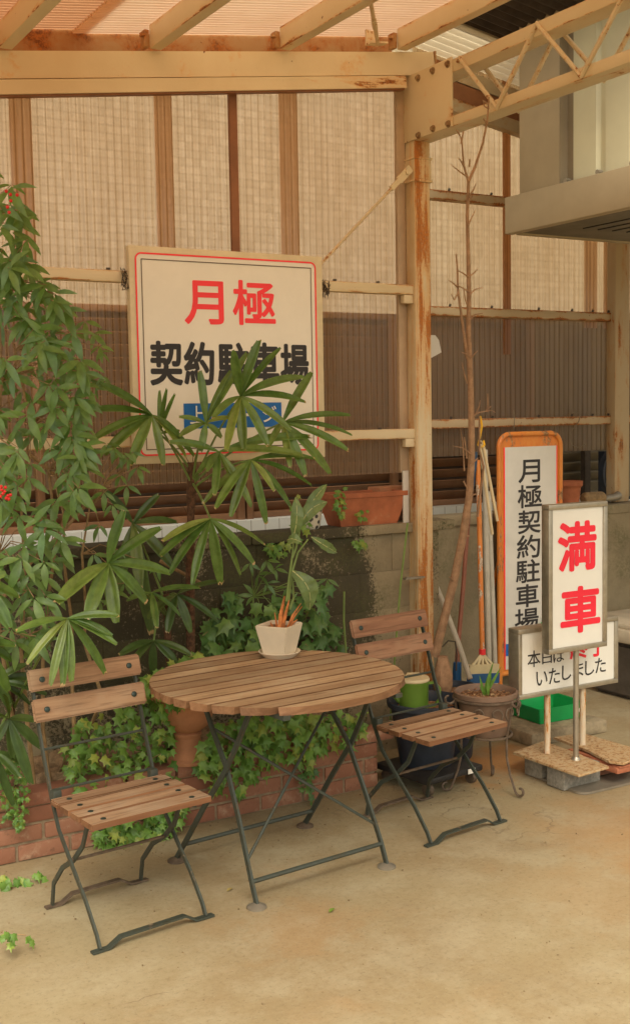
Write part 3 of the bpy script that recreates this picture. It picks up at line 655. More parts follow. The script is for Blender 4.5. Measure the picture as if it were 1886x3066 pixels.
# -- big square sign on the rails
Z1 = crop(360, 700, 2.16); SY = 4.80
xs0, xs1, zs0, zs1 = 1.893, 2.865, 1.540, 2.490
sg = wthing('parking_sign', 'big square white sign with red border and red and black lettering, tied to the rails', 'sign', ((xs0+xs1)/2, SY, zs0))
b = MB(); b.box(((xs0+xs1)/2, SY+.018, (zs0+zs1)/2), (xs1-xs0, .036, zs1-zs0), bev=.003); b.obj('board', M['signback'], sg)
ra = (on_y(*Z1(112, 800), SY).x, on_y(*Z1(1272, 800), SY).x, on_y(*Z1(700, 1419), SY).z, on_y(*Z1(700, 152), SY).z)
b = MB(); b.open = True
x0, x1, z0, z1 = ra; r = .03; pts = []
for cx_, cz_, a in ((x1-r, z1-r, 0), (x0+r, z1-r, 90), (x0+r, z0+r, 180), (x1-r, z0+r, 270)):
    for k in range(7): t_ = RAD(a+15*k); pts.append((cx_+r*cos(t_), SY-.002, cz_+r*sin(t_)))
b.add(pts, [tuple(range(len(pts)))]); b.obj('face', M['white'], sg)
b = MB(); b.open = True; frame_line(b, *ra, .0075, SY-.004, .03); b.obj('red_border', M['red'], sg)
b = MB(); b.open = True; frame_line(b, x0+.028, x1-.026, z0+.026, z1-.027, .0042, SY-.004, .001, 1); b.obj('dark_border', M['brownline'], sg)
lettering('heading', [('月', (415, 670, 303, 587)), ('極', (727, 1005, 303, 592))], Z1, SY-.003, M['red'], sg, .020)
lettering('wording', [('契', (192, 406, 692, 982)), ('約', (412, 611, 697, 980)), ('駐', (630, 836, 702, 980)), ('車', (842, 1028, 703, 978)), ('場', (1035, 1220, 712, 978))], Z1, SY-.003, M['black'], sg, .029)
bp = rect_px(Z1, (410, 1041, 1094, 1254), SY)
b = MB(); b.open = True; b.add([(bp[0], SY-.004, bp[2]), (bp[1], SY-.004, bp[2]), (bp[1], SY-.004, bp[3]), (bp[0], SY-.004, bp[3])], [(0, 1, 2, 3)]); bl = b.obj('name_band', M['blue'], sg)
lettering('name_lettering', [('上', (452, 545, 1112, 1228)), ('ー', (790, 885, 1160, 1180)), ('ジ', (922, 1010, 1112, 1218))], Z1, SY-.006, M['white2'], bl, .006)
for (px, py) in ((36, 290), (1318, 355)):
    b = MB(); p = on_y(*Z1(px, py), 4.84)
    for k in range(7): 
        a = random.uniform(0, 6.28); pts = [p+Vector((random.uniform(-.02, .02), -.03, random.uniform(-.03, .04)))]
        for j in range(5): pts.append(p+Vector((random.uniform(-.028, .022), random.uniform(-.035, .01), random.uniform(-.055, .05))))
        b.tube(pts, .0016, 4)
    b.obj('tie_wire', M['darkwire'], sg)

# -- tall orange-framed sign
TY = 5.40; Z3 = crop(1260, 1100, 2.4153); Z8 = crop(1340, 1480, 2.769); Z4 = crop(1260, 1640, 2.4153)
ts = wthing('tall_sign', 'tall narrow white sign in a rusty orange round-cornered frame with vertical black lettering', 'sign', (4.66, TY, 0))
tx0 = on_y(*Z3(548, 560), TY).x; tx1 = on_y(*Z3(1018, 560), TY).x; tz1 = on_y(*Z3(790, 462), TY).z; tz0 = .145
def rr_path(x0, x1, z0, z1, r, Y, n=6):
    pts = [Vector((x0, Y, z0))]
    for k in range(n+1): t_ = pi-pi/2*k/n; pts.append(Vector((x0+r+r*cos(t_), Y, z1-r+r*sin(t_))))
    for k in range(n+1): t_ = pi/2-pi/2*k/n; pts.append(Vector((x1-r+r*cos(t_), Y, z1-r+r*sin(t_))))
    pts.append(Vector((x1, Y, z0))); return pts
b = MB(); b.tube(rr_path(tx0+.015, tx1-.015, .0, tz1-.015, .075, TY), .0155, 10); b.tube([(tx0+.018, TY, .16), (tx1-.018, TY, .16)], .014, 8); b.obj('frame', M['orange'], ts)
b = MB(); M_ = Matrix(((1, 0, 0, 0), (0, 0, -1, TY+.014), (0, 1, 0, 0), (0, 0, 0, 1)))
o2 = [(tx0+.03, .16)] + [(p.x, p.z) for p in rr_path(tx0+.03, tx1-.03, .16, tz1-.03, .06, 0)[1:-1]] + [(tx1-.03, .16)]
b.prism(o2, .012, M_); b.obj('backing', M['orange'], ts)
fx0 = on_y(*Z3(604, 700), TY).x; fx1 = on_y(*Z3(975, 700), TY).x; fz1 = on_y(*Z3(790, 572), TY).z; fz0 = .185
b = MB(); b.box(((fx0+fx1)/2, TY+.0, (fz0+fz1)/2), (fx1-fx0, .004, fz1-fz0)); b.obj('face', M['greywhite'], ts)
b = MB(); b.box((fx0-.004, TY+.0, (fz0+fz1)/2), (.0075, .005, fz1-fz0)); b.box((fx1+.004, TY+.0, (fz0+fz1)/2), (.0075, .005, fz1-fz0)); b.obj('red_edge', M['red'], ts)
bz0 = on_y(*Z4(572, 790), TY).z; bz1 = on_y(*Z4(572, 703), TY).z
b = MB(); b.open = True; b.add([(fx0, TY-.004, bz0), (fx1, TY-.004, bz0), (fx1, TY-.004, bz1), (fx0, TY-.004, bz1)], [(0, 1, 2, 3)]); nb = b.obj('name_band', M['blue'], ts)
h_ = bz1-bz0; b = MB(); b.open = True
xq = on_y(*Z4(632, 760), TY).x; put(b, '上', (xq, xq+h_*.7, bz0+h_*.15, bz1-h_*.15), TY-.006, .01); b.obj('name_lettering', M['white2'], nb)
b = MB(); b.open = True
tt = [('月', Z3, (702, 860, 667, 834)), ('極', Z3, (697, 874, 848, 1016)), ('契', Z8, (580, 768, 130, 325)), ('約', Z8, (570, 765, 335, 530)), ('駐', Z8, (563, 763, 540, 732)), ('車', Z8, (562, 754, 745, 936)), ('場', Z8, (553, 752, 945, 1118))]
cxs = []
for ch, cv, bx in tt: put(b, ch, rect_px(cv, bx, TY-.003), TY-.003, .019)
b.obj('wording', M['black'], ts)
q = on_y(*Z4(885, 548), TY-.02); b = MB(); b.strip([q+Vector((-.03, 0, -.025)), q+Vector((0, -.004, .01)), q+Vector((.035, 0, .02))], .025, .004, (0, .3, 1)); b.obj('green_tape', M['green_tray'], ts)
b = MB(); b.tube([(tx0+.05, TY+.02, .9), (tx0+.05, TY+.13, .62), (tx0+.05, TY+.16, .0)], .014, 8); b.tube([(tx1-.05, TY+.02, .9), (tx1-.05, TY+.13, .62), (tx1-.05, TY+.16, .0)], .014, 8); b.obj('rear_leg', M['orange'], ts)

def box_sign(root, x0, x1, z0, z1, Y, dep, fr, face, frm):
    b = MB(); n_ = .5*(x0+x1), .5*(z0+z1)
    for (cx_, cz_, sx, sz) in ((n_[0], z1-fr/2, x1-x0, fr), (n_[0], z0+fr/2, x1-x0, fr), (x0+fr/2, n_[1], fr, z1-z0-2*fr), (x1-fr/2, n_[1], fr, z1-z0-2*fr)):
        b.box((cx_, Y+dep/2, cz_), (sx, dep, sz), bev=.0025)
    b.obj('frame', frm, root)
    b = MB(); b.box((n_[0], Y+dep/2+.003, n_[1]), (x1-x0-2*fr, dep-.012, z1-z0-2*fr)); b.obj('face', face, root)
# -- full sign on a pole
MY = 3.95
mz = [on_y(*Z8(*q), MY) for q in ((812, 105), (1300, 45), (1345, 1255), (862, 1330))]
mx0 = (mz[0].x+mz[3].x)/2; mx1 = (mz[1].x+mz[2].x)/2; mz0 = (mz[2].z+mz[3].z)/2; mz1 = (mz[0].z+mz[1].z)/2
px_ = (mx0+mx1)/2 + .012
ms_ = wthing('pole_sign', 'steel-framed white sign with two large red characters on a slim pole', 'sign', (px_, MY+.03, 0))
box_sign(ms_, mx0, mx1, mz0, mz1, MY, .05, .024, M['white2'], M['steel'])
lettering('wording', [('満', (910, 1232, 222, 636)), ('車', (932, 1263, 760, 1147))], Z8, MY+.0075, M['red2'], ms_, .032)
b = MB(); b.tube([(px_, MY+.03, .10), (px_, MY+.03, mz0+.01)], .0135, 14); b.lathe([(.026, .085), (.026, .10), (.019, .125), (.016, .13)], (px_, MY+.03, 0), 18); b.tube([(px_, MY+.03, .012), (px_, MY+.03, .09)], .02, 14); b.obj('pole', M['steel'], ms_)
b = MB(); o2 = []
bx0, bx1, by0, by1, r = 3.61, 4.10, 3.83, 4.20, .05
for cx_, cy_, a in ((bx1-r, by1-r, 0), (bx0+r, by1-r, 90), (bx0+r, by0+r, 180), (bx1-r, by0+r, 270)):
    for k in range(7): t_ = RAD(a+15*k); o2.append((cx_+r*cos(t_), cy_+r*sin(t_)))
b.prism(o2, .010, Matrix.Translation((0, 0, .002))); b.obj('base_plate', M['steel_dark'], ms_)

# -- closing notice on two rusty legs
HY = 4.09
hz = [on_y(*q, HY) for q in (Z8(575, 1140), Z8(1405, 1000), Z8(1420, 1535), Z4(715, 1125))]
hx0 = (hz[0].x+hz[3].x)/2; hx1 = (hz[1].x+hz[2].x)/2; hz0 = (hz[2].z+hz[3].z)/2; hz1 = (hz[0].z+hz[1].z)/2
cs = wthing('closing_sign', 'wide steel-framed white notice on two rusty white legs, half hidden by the pole sign', 'sign', ((hx0+hx1)/2, HY+.03, .118))
box_sign(cs, hx0, hx1, hz0, hz1, HY, .075, .022, M['white2'], M['steel'])
lettering('wording', [('本', (768, 862, 743, 862)), ('日', (874, 944, 752, 838)), ('は', (955, 1032, 742, 826))], Z4, HY+.0075, M['black'], cs, .006)
lettering('wording', [('い', (832, 912, 892, 995)), ('た', (922, 1002, 868, 982)), ('し', (1018, 1084, 848, 955)), ('ま', (1096, 1172, 828, 935)), ('し', (1185, 1250, 815, 920)), ('た', (1258, 1334, 795, 902))], Z4, HY+.0075, M['black'], cs, .006)
lettering('red_wording', [('終', (1075, 1205, 655, 803)), ('了', (1222, 1330, 640, 785))], Z4, HY+.0075, M['red2'], cs, .032)
for q in ((960, 1500), (1200, 1440)):
    p = on_z(*Z4(*q), .12); b = MB(); b.tube([(p.x, HY+.035, .118), (p.x, HY+.035, hz0+.02)], .0155, 12); b.obj('leg', m_rust('rusty_white_leg', (.66, .56, .42), .52, (30, 30, 5), rust=(.62, .24, .05), dark=(.3, .12, .04)) if 'rl' not in M else M['rl'], cs)
# boards, bricks below
def board(name, label, quad, z, th=.012, thick2=0):
    b = MB(); M2 = Matrix.Translation((0, 0, z)); b.prism(quad, th, M2)
    bmesh.ops.bevel(b.bm, geom=list(b.bm.edges), offset=.002, segments=1, affect='EDGES')
    o = b.obj(name, M['plate']); tag(o, label, 'plate', 'rusty plates under the sign legs'); return o
board('rusty_plate', 'flat rusty steel plate on pavers under the left leg of the wide notice', [(3.545, 4.235), (3.560, 3.800), (3.765, 3.820), (3.775, 4.0), (3.79, 4.03), (3.79, 4.30)], .104)
board('rusty_plate', 'flat rusty steel plate on a red brick under the right leg of the wide notice', [(3.845, 4.04), (3.80, 3.86), (3.835, 3.80), (4.06, 3.86), (4.03, 4.28), (3.86, 4.30)], .112)
b = MB(); b.box((3.925, 4.0, .082), (.22, .36, .03), bev=.006); b.box((3.93, 3.985, .10), (.21, .34, .008)); tag(b.obj('plywood_board', m_plain('red_ply', (.40, .14, .07), .8, .2, 14)), 'red-brown board wedged under the right rusty plate', 'board')
def brick(name, label, c, d, rz, m, grp='loose bricks and pavers on the ground'):
    b = MB(); b.box((0, 0, 0), d, bev=.007); o = b.obj(name, m); o.location = c; o.rotation_euler = (0, 0, rz); tag(o, label, 'brick', grp); return o
brick('brick', 'brown brick under the left corner of the rusty plate', (3.655, 4.165, .052), (.10, .115, .10), .1, M['paver'])
brick('paving_block', 'grey paving block under the front of the left rusty plate', (3.70, 3.985, .052), (.235, .115, .10), .03, m_plain('grey_stone', (.27, .25, .21), .9, .25, 60, 0, .4))
brick('brick', 'red brick lying on the base plate beneath the right rusty plate', (3.95, 4.02, .040), (.21, .10, .052), .02, M['brick'])
brick('brick', 'red-brown brick tucked behind the pole under the plates', (3.72, 4.235, .052), (.10, .10, .10), .0, M['brick'])
# slab, green tray
sb = MB(); sb.box((4.19, 4.715, .036), (.53, .36, .072), bev=.012); tag(sb.obj('concrete_slab', M['concrete']), 'thick worn concrete slab on the ground carrying the green tray', 'slab')
tr = thing('tray', 'bright green open plastic tray with white label on the slab', 'tray', (4.235, 4.775, .073), -.03)
def tray_mesh(w0, d0, w1, d1, h, t):
    b = MB(); V = []; F = []
    for (w_, d_, z) in ((w0, d0, 0), (w1, d1, h), (w1-2*t, d1-2*t, h), (w0-2*t, d0-2*t, t)):
        V += [(-w_/2, -d_/2, z), (w_/2, -d_/2, z), (w_/2, d_/2, z), (-w_/2, d_/2, z)]
    for k in range(3):
        for i in range(4): F.append((4*k+i, 4*k+(i+1) % 4, 4*k+4+(i+1) % 4, 4*k+4+i))
    F += [(3, 2, 1, 0), (12, 13, 14, 15)]; b.add(V, F)
    bmesh.ops.bevel(b.bm, geom=[e for e in b.bm.edges], offset=.003, segments=2, affect='EDGES'); return b
tray_mesh(.30, .25, .33, .28, .085, .005).obj('body', M['green_tray'], tr)
b = MB(); b.strip([(.09, .14, .08), (.085, .135, .17), (.04, .13, .155), (.03, .13, .09)], .03, .006, (1, 0, 0)); b.obj('back_tab', M['green_tray'], tr)
b = MB(); b.box((.10, -.1345, .048), (.045, .002, .028), rot=(RAD(-10), 0, 0)); b.obj('price_tag', M['white'], tr)
# dark planter box with pale lid at the right edge
gbx = thing('storage_tub', 'dark grey tub with a beige lid at the right edge behind the signs', 'tub', (5.30, 5.08, 0), .02)
b = MB(); V = []
for (w_, d_, z) in ((.50, .40, 0), (.60, .50, .36)): V += [(-w_/2, -d_/2, z), (w_/2, -d_/2, z), (w_/2, d_/2, z), (-w_/2, d_/2, z)]
b.add(V, [(3, 2, 1, 0), (4, 5, 6, 7)] + [(i, (i+1) % 4, 4+(i+1) % 4, 4+i) for i in range(4)]); bmesh.ops.bevel(b.bm, geom=list(b.bm.edges), offset=.03, segments=4, affect='EDGES'); b.obj('body', M['greybox'], gbx)
b = MB(); b.box((0, 0, .40), (.66, .56, .08), bev=.015); b.box((0, 0, .455), (.60, .50, .035), bev=.01); b.obj('lid', M['lid'], gbx)

# ================================================================== TABLE AND CHAIRS
tb = thing('garden_table', 'round slatted wooden garden table on a folding dark green iron frame', 'table', (2.085, 3.882, 0), RAD(5.5))
R_, ns, zt = .487, 11, .745
b = MB(); wsl = 2*R_/ns
for i in range(ns):
    y0 = -R_+i*wsl+.007; y1 = y0+wsl-.014; up_, lo_ = [], []
    n = 10
    ends = [(math.sqrt(max(R_*R_-y*y, .0004)), y) for y in [y0+(y1-y0)*k/n for k in range(n+1)]]
    out_ = [(-x, y) for x, y in reversed(ends)][::-1]
    poly = [(x, y) for x, y in ends] + [(-x, y) for x, y in reversed(ends)]
    vv, _ = b.prism(poly, .028, Matrix.Translation((0, 0, zt-.028))); yc = (y0+y1)/2
    for v in vv[:len(poly)]: v.co.y = yc+(v.co.y-yc)*.80
bmesh.ops.bevel(b.bm, geom=[e for e in b.bm.edges if e.calc_face_angle(0) > .6], offset=.0028, segments=2, affect='EDGES')
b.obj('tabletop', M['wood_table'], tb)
b = MB()
for x in (-.25, .25): b.box((x, 0, zt-.036), (.03, .86, .016))
for y in (-.22, .25): b.box((0, y, zt-.049), (.54, .022, .010))
b.obj('top_frame', M['green_iron'], tb)
legA = lambda s: [(s*.298, -.285, .012), (s*.298, -.255, .085), (s*.288, -.165, .28), (s*.280, -.075, .45), (s*.272, .04, .58), (s*.262, .14, .70)]
legB = lambda s: [(s*.310, .275, .012), (s*.308, .215, .085), (s*.300, .06, .28), (s*.292, -.085, .45), (s*.285, -.17, .58), (s*.278, -.24, .70)]
for s in (-1, 1):
    for fn in (legA, legB):
        P = [Vector(p) for p in fn(s)]; b = MB(); b.strip(P, .020, .010, (0, 1, 0.2)); lg = b.obj('leg', M['green_iron'], tb)
        b = MB(); b.lathe([(.036, 0), (.036, .006), (.016, .016), (.001, .018)], (P[0].x, P[0].y, 0), 18); b.obj('foot', M['iron'] if fn is legB else M['steel_dark'], lg)
b = MB(); b.tube([legA(-1)[1], legA(1)[1]], .009, 8); b.obj('stretcher', M['green_iron'], tb)
b = MB(); b.tube([legB(-1)[1], legB(1)[1]], .009, 8); b.obj('stretcher', M['green_iron'], tb)
for s in (-1, 1):
    P, Q = Vector(legA(-s)[4]), Vector(legA(s)[1]).lerp(Vector(legA(s)[2]), .35)
    b = MB(); b.tube([P, Q], .0058, 6); b.obj('cross_brace', M['green_iron'], tb)

def slat(b, x0, x1, y0, y1, z0, z1):
    k = len(b.bm.verts); b.box(((x0+x1)/2, (y0+y1)/2, (z0+z1)/2), (x1-x0, y1-y0, z1-z0)); b.bm.verts.ensure_lookup_table(); vv = list(b.bm.verts)[k:]
    for v in vv:
        if v.co.z < (z0+z1)/2: v.co.y += .004 if v.co.y < (y0+y1)/2 else -.004
    bmesh.ops.bevel(b.bm, geom=list({e for v in vv for e in v.link_edges}), offset=.004, segments=2, affect='EDGES')
def chair(loc, rz, label, wood_seat, wood_back, ox):
    c = thing('folding_chair', label, 'chair', (loc[0], loc[1], 0), rz, 'folding chairs at the round table')
    b = MB(); ys = (.094, .012, -.070, -.152)
    for i, y1 in enumerate(ys): slat(b, -.225+ox, .225+ox, y1-(.064 if i < 3 else .080), y1, .418, .438)
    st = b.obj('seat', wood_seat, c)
    for i, y1 in enumerate(ys):
        for x in (-.168, .168):
            b = MB(); b.lathe([(.010, 0), (.010, .002), (.006, .004), (.0005, .0045)], (x+ox, y1-(.035 if i < 3 else .045), .4375), 14); b.obj('bolt', M['bolt'], st)
    up = [(-.212, .010), (-.190, .050), (-.115, .140), (-.015, .235), (.080, .33), (.132, .43), (.185, .56), (.222, .67), (.252, .76), (.282, .855)]
    re = [(.214, .010), (.196, .095), (.115, .178), (.022, .233), (-.055, .305), (-.105, .405)]
    lean = math.atan2(.06, .185)
    b = MB(); bb = []
    for (za, zb2_) in ((.680, .762), (.784, .862)):
        zc_ = (za+zb2_)/2; yc = .225+(zc_-.68)*.33-.020
        n = 8; V = []; F = []
        hw = .222; 
        M2 = Matrix.Translation((ox, yc, zc_)) @ Matrix.Rotation(-lean*.9, 4, 'X')
        b.box((0, 0, 0), (1, 1, 1)); vv = list(b.bm.verts)[-8:]
        for v in vv: v.co = M2 @ Vector((v.co.x*2*hw, v.co.y*.017, v.co.z*(zb2_-za)))
        for x in (-.172, .172): bb.append([M2 @ Vector((x, -.008, 0)), M2 @ Vector((x, -.0125, 0)), M2 @ Vector((x, -.0145, 0))])
    bmesh.ops.bevel(b.bm, geom=list(b.bm.edges), offset=.006, segments=2, affect='EDGES')
    bk = b.obj('backrest', wood_back, c); 
    for P in bb: b = MB(); b.tube(P, [.011, .010, .005], 12); b.obj('bolt', M['bolt'], bk)
    for s in (-1, 1):
        b = MB(); b.strip([(s*.202+ox, y, z) for y, z in up], .016, .008, (0, 1, -.3)); b.obj('leg', M['green_iron'], c)
        b = MB(); b.strip([(s*.178+ox, y, z) for y, z in re], .017, .008, (0, 1, .5)); b.obj('leg', M['green_iron'], c)
        b = MB(); b.box((s*.178+ox, -.05, .409), (.012, .30, .018)); b.obj('seat_rail', M['green_iron'], c)
        b = MB(); b.box((s*.190+ox, .118, .436), (.030, .030, .046), bev=.003); b.obj('hinge', M['green_iron'], c)
    for y, hw in ((-.212, .232), (.214, .205)):
        pts = [(-hw, .006), (-hw+.06, .006), (-hw+.105, .032), (hw-.115, .034), (hw-.07, .007), (hw, .006)]
        b = MB(); b.strip([(x+ox, y, z) for x, z in pts], .024, .007, (0, 1, 0)); b.obj('runner', M['iron'] if y > 0 else M['green_iron'], c)
    b = MB(); b.tube([(-.19+ox, .018, .236), (.19+ox, .018, .236)], .006, 6); b.obj('stretcher', M['iron'], c)
    for y, z in ((.200, .585), (.142, .452)):
        b = MB(); b.tube([(-.20+ox, y, z), (.20+ox, y, z)], .0052, 6); b.obj('back_rod', M['green_iron'], c)
    return c
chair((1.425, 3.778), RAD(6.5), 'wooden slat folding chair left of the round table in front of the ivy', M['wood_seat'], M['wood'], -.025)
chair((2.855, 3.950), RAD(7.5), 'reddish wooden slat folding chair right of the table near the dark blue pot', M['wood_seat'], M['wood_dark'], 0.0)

# ================================================================== PLANTER, PLANTS
br = wthing('brick_planter', 'low red brick planter edging along the mossy wall behind table and chairs', 'planter', (1.8, 4.5, 0))
b = MB(); z = .0
for row in range(3):
    x = .35 + (.11 if row % 2 else 0)
    while x < 2.90:
        L = min(.205, 2.915-x)
        if L > .04: b.box((x+L/2, 4.50+random.uniform(-.002, .002), .035+.073*row), (L, .095, .062), bev=.005)
        x += .217
    y = 4.56+(.1 if row % 2 else 0)
    while y < 4.88: b.box((2.868, y+.095, .035+.073*row), (.095, .19, .062), bev=.005); y += .205
x = .35
while x < 2.9:
    b.box((x+.105, 4.50, .245), (.212, .112, .052), bev=.006); x += .222
b.obj('brickwork', M['brick'], br)
b = MB(); b.box((1.62, 4.503, .112), (2.56, .085, .225)); b.box((2.867, 4.72, .112), (.085, .40, .225)); b.obj('mortar', M['mortar'], br)
b = MB(); b.open = True; V = []; F = []; nx_, ny_ = 70, 12
for i in range(nx_+1):
    for j in range(ny_+1): V.append((.35+2.5*i/nx_, 4.545+.375*j/ny_, .225+.045*math.sin(i*.37+j)*math.sin(j*.5)+random.uniform(-.008, .012)+.05*j/ny_))
for i in range(nx_):
    for j in range(ny_): a = i*(ny_+1)+j; F.append((a, a+ny_+1, a+ny_+2, a+1))
b.add(V, F, True); so = b.obj('planter_soil', M['soil']); tag(so, 'dry soil filling the brick planter', 'soil', kind='stuff')

def leaf(b, base, tip, width, nrm, fold=.25, droop=.12, n=6, shape=1.0):
    """lens-shaped leaf with folded midrib"""
    base, tip, nrm = Vector(base), Vector(tip), Vector(nrm); L = (tip-base).length
    d = (tip-base).normalized(); side = d.cross(nrm)
    if side.length < 1e-4: side = d.orthogonal()
    side.normalize(); up_ = side.cross(d).normalized(); V = []; F = []; lay = b.tl
    for i in range(n+1):
        t = i/n; wv = width*.5*(sin(pi*t**.8)**.9 if 0 < t < 1 else 0.02)*shape
        c = base + (tip-base)*t + up_*(droop*L*sin(pi*t))
        V += [c - side*wv + up_*wv*fold, c, c + side*wv + up_*wv*fold]
    for i in range(n): F += [(3*i, 3*i+1, 3*i+4, 3*i+3), (3*i+1, 3*i+2, 3*i+5, 3*i+4)]
    return b.add(V, F, True)

def palm_blade(b, hub, tip, width, nrm, arch=.10, n=9):
    hub, tip = Vector(hub), Vector(tip); nrm = Vector(nrm).normalized(); L = (tip-hub).length; d = (tip-hub).normalized()
    side = d.cross(nrm).normalized(); up_ = side.cross(d).normalized(); m_ = 7; V = []; F = []
    ctrl = (hub+tip)*.5 + Vector((0, 0, 1))*arch*L + up_*.04*L
    tl = b.bm.verts.layers.float.get('t') or b.bm.verts.layers.float.new('t'); tv = []
    for i in range(n+1):
        t = i/n; c = hub*(1-t)**2 + ctrl*2*t*(1-t) + tip*t*t
        wv = width*(.16 + .84*min(1, (t/.38))**.8)*(1 if t < .72 else 1-.55*((t-.72)/.28)**1.3)
        for k in range(m_):
            u = k/(m_-1)-.5; z = (abs(u)*.55 + (.07 if k % 2 else -.07))*wv
            jag = random.uniform(-.02, .03)*L if i == n else 0
            V.append(c + side*u*wv + up_*z + d*jag); tv.append(t)
    for i in range(n):
        for k in range(m_-1): F.append((i*m_+k, i*m_+k+1, (i+1)*m_+k+1, (i+1)*m_+k))
    vv, _ = b.add(V, F, True)
    for v, t in zip(vv, tv): v[tl] = t
CAMV = lambda p: (CP-Vector(p)).normalized()
def frond(parent, hub, Y, tips, width, stem, m, back=False):
    h = on_y(*hub, Y); b = MB(); b.open = True
    for (x, y) in tips:
        t = on_y(x, y, Y + random.uniform(-.10, .03)*(-1 if back else 1))
        nr = CAMV(h)*.75 + Vector((random.uniform(-.3, .3), random.uniform(-.2, .2), .75+random.uniform(-.25, .25)))
        L = (t-h).length; ww = width*1.28*random.uniform(.85, 1.12)*min(1.15, .65+L*.9)
        palm_blade(b, h, t, ww, nr, .07 if t.z < h.z+.1 else .02)
    f = b.obj('frond', m, parent, sharp=180)
    s_ = Vector(stem); mid = (h+s_)*.5 + Vector((0, .02, .04)); P = []
    for i in range(7): t = i/6; P.append(s_*(1-t)**2+mid*2*t*(1-t)+h*t*t)
    b = MB(); b.tube(P, [.0055-.0002*i for i in range(7)], 6); b.obj('petiole', M['stalk'], f); return f
def fibre_trunk(pts, r, parent):
    b = MB(); P = []
    for i in range(len(pts)-1):
        for k in range(6): P.append(Vector(pts[i]).lerp(Vector(pts[i+1]), k/6))
    P.append(Vector(pts[-1])); b.tube(P, [r*random.uniform(.8, 1.15) for _ in P], 9)
    for i in range(60):
        p = random.choice(P); a = random.uniform(0, 6.28); o_ = Vector((cos(a), sin(a), 0))
        b.tube([p+o_*r*.7, p+o_*(r+.012)+Vector((0, 0, .04)), p+o_*(r+.03)+Vector((0, 0, random.uniform(.03, .08)))], [.0016, .0012, .0006], 4)
    return b.obj('trunk', M['fibre'], parent)

# main fan palm in front of the big sign
T0 = on_y(565, 1975, 4.66); T0.z = .22; T1 = on_y(570, 1700, 4.64); T2 = on_y(575, 1385, 4.62)
pm1 = wthing('fan_palm', 'tall fan palm with brown fibrous stem spreading its fronds across the big sign', 'palm', T0, 'fan palms in the brick planter')
fibre_trunk([T0, T1, T2], .019, pm1)
for hub, Y, tips, wd in (
  ((456, 1243), 4.50, [(268, 1140), (300, 1150), (265, 1231), (272, 1322), (314, 1362), (390, 1393), (489, 1392), (556, 1368), (580, 1364), (545, 1318)], .036),
  ((617, 1267), 4.42, [(598, 1110), (691, 1112), (742, 1055), (536, 1249), (538, 1306), (601, 1353), (663, 1310), (693, 1253)], .031),
  ((721, 1186), 4.38, [(777, 1019), (839, 1045), (909, 1130), (912, 1205), (871, 1290), (802, 1334), (730, 1345), (679, 1348), (638, 1252), (700, 1050)], .036),
  ((846, 1265), 4.44, [(934, 1114), (1045, 1244), (1052, 1304), (1043, 1350), (987, 1417), (915, 1425), (806, 1336), (870, 1400)], .033),
  ((656, 1353), 4.40, [(508, 1325), (597, 1417), (620, 1412), (642, 1484), (752, 1517), (930, 1309), (905, 1365), (700, 1440)], .032),
  ((752, 1377), 4.36, [(944, 1376), (932, 1456), (868, 1518), (798, 1570), (691, 1546), (646, 1523), (609, 1508), (820, 1470)], .034),
  ((630, 1553), 4.34, [(483, 1665), (511, 1717), (577, 1750), (661, 1748), (718, 1722), (759, 1688), (790, 1632), (487, 1622)], .035),
  ((478, 1300), 4.60, [(478, 1170), (500, 1165), (525, 1180), (540, 1290)], .018)):
    frond(pm1, hub, Y, tips, wd, T2-Vector((0, 0, random.uniform(.0, .12))), M['palm'])
# second palm, lower and left
U0 = on_y(500, 1985, 4.62); U0.z = .22; U1 = on_y(497, 1780, 4.60)
pm2 = wthing('fan_palm', 'shorter fan palm with broad glossy fronds between the leafy shrub and main palm', 'palm', U0, 'fan palms in the brick planter')
fibre_trunk([U0, U0.lerp(U1, .5)+Vector((.01, 0, 0)), U1], .015, pm2)
for hub, Y, tips, wd, mt in (
  ((324, 1687), 4.20, [(374, 1531), (483, 1581), (508, 1718), (437, 1805), (349, 1866), (259, 1856), (171, 1808)], .047, 'palm'),
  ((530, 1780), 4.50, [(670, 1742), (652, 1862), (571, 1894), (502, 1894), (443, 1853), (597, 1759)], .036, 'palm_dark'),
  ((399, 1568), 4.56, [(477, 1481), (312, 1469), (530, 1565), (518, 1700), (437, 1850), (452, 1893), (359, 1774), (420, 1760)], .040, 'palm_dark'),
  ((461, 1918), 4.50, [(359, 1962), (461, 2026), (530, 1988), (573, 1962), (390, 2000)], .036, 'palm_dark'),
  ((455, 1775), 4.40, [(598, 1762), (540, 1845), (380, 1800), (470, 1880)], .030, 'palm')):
    frond(pm2, hub, Y, tips, wd, U1-Vector((0, 0, random.uniform(.0, .15))), M[mt])
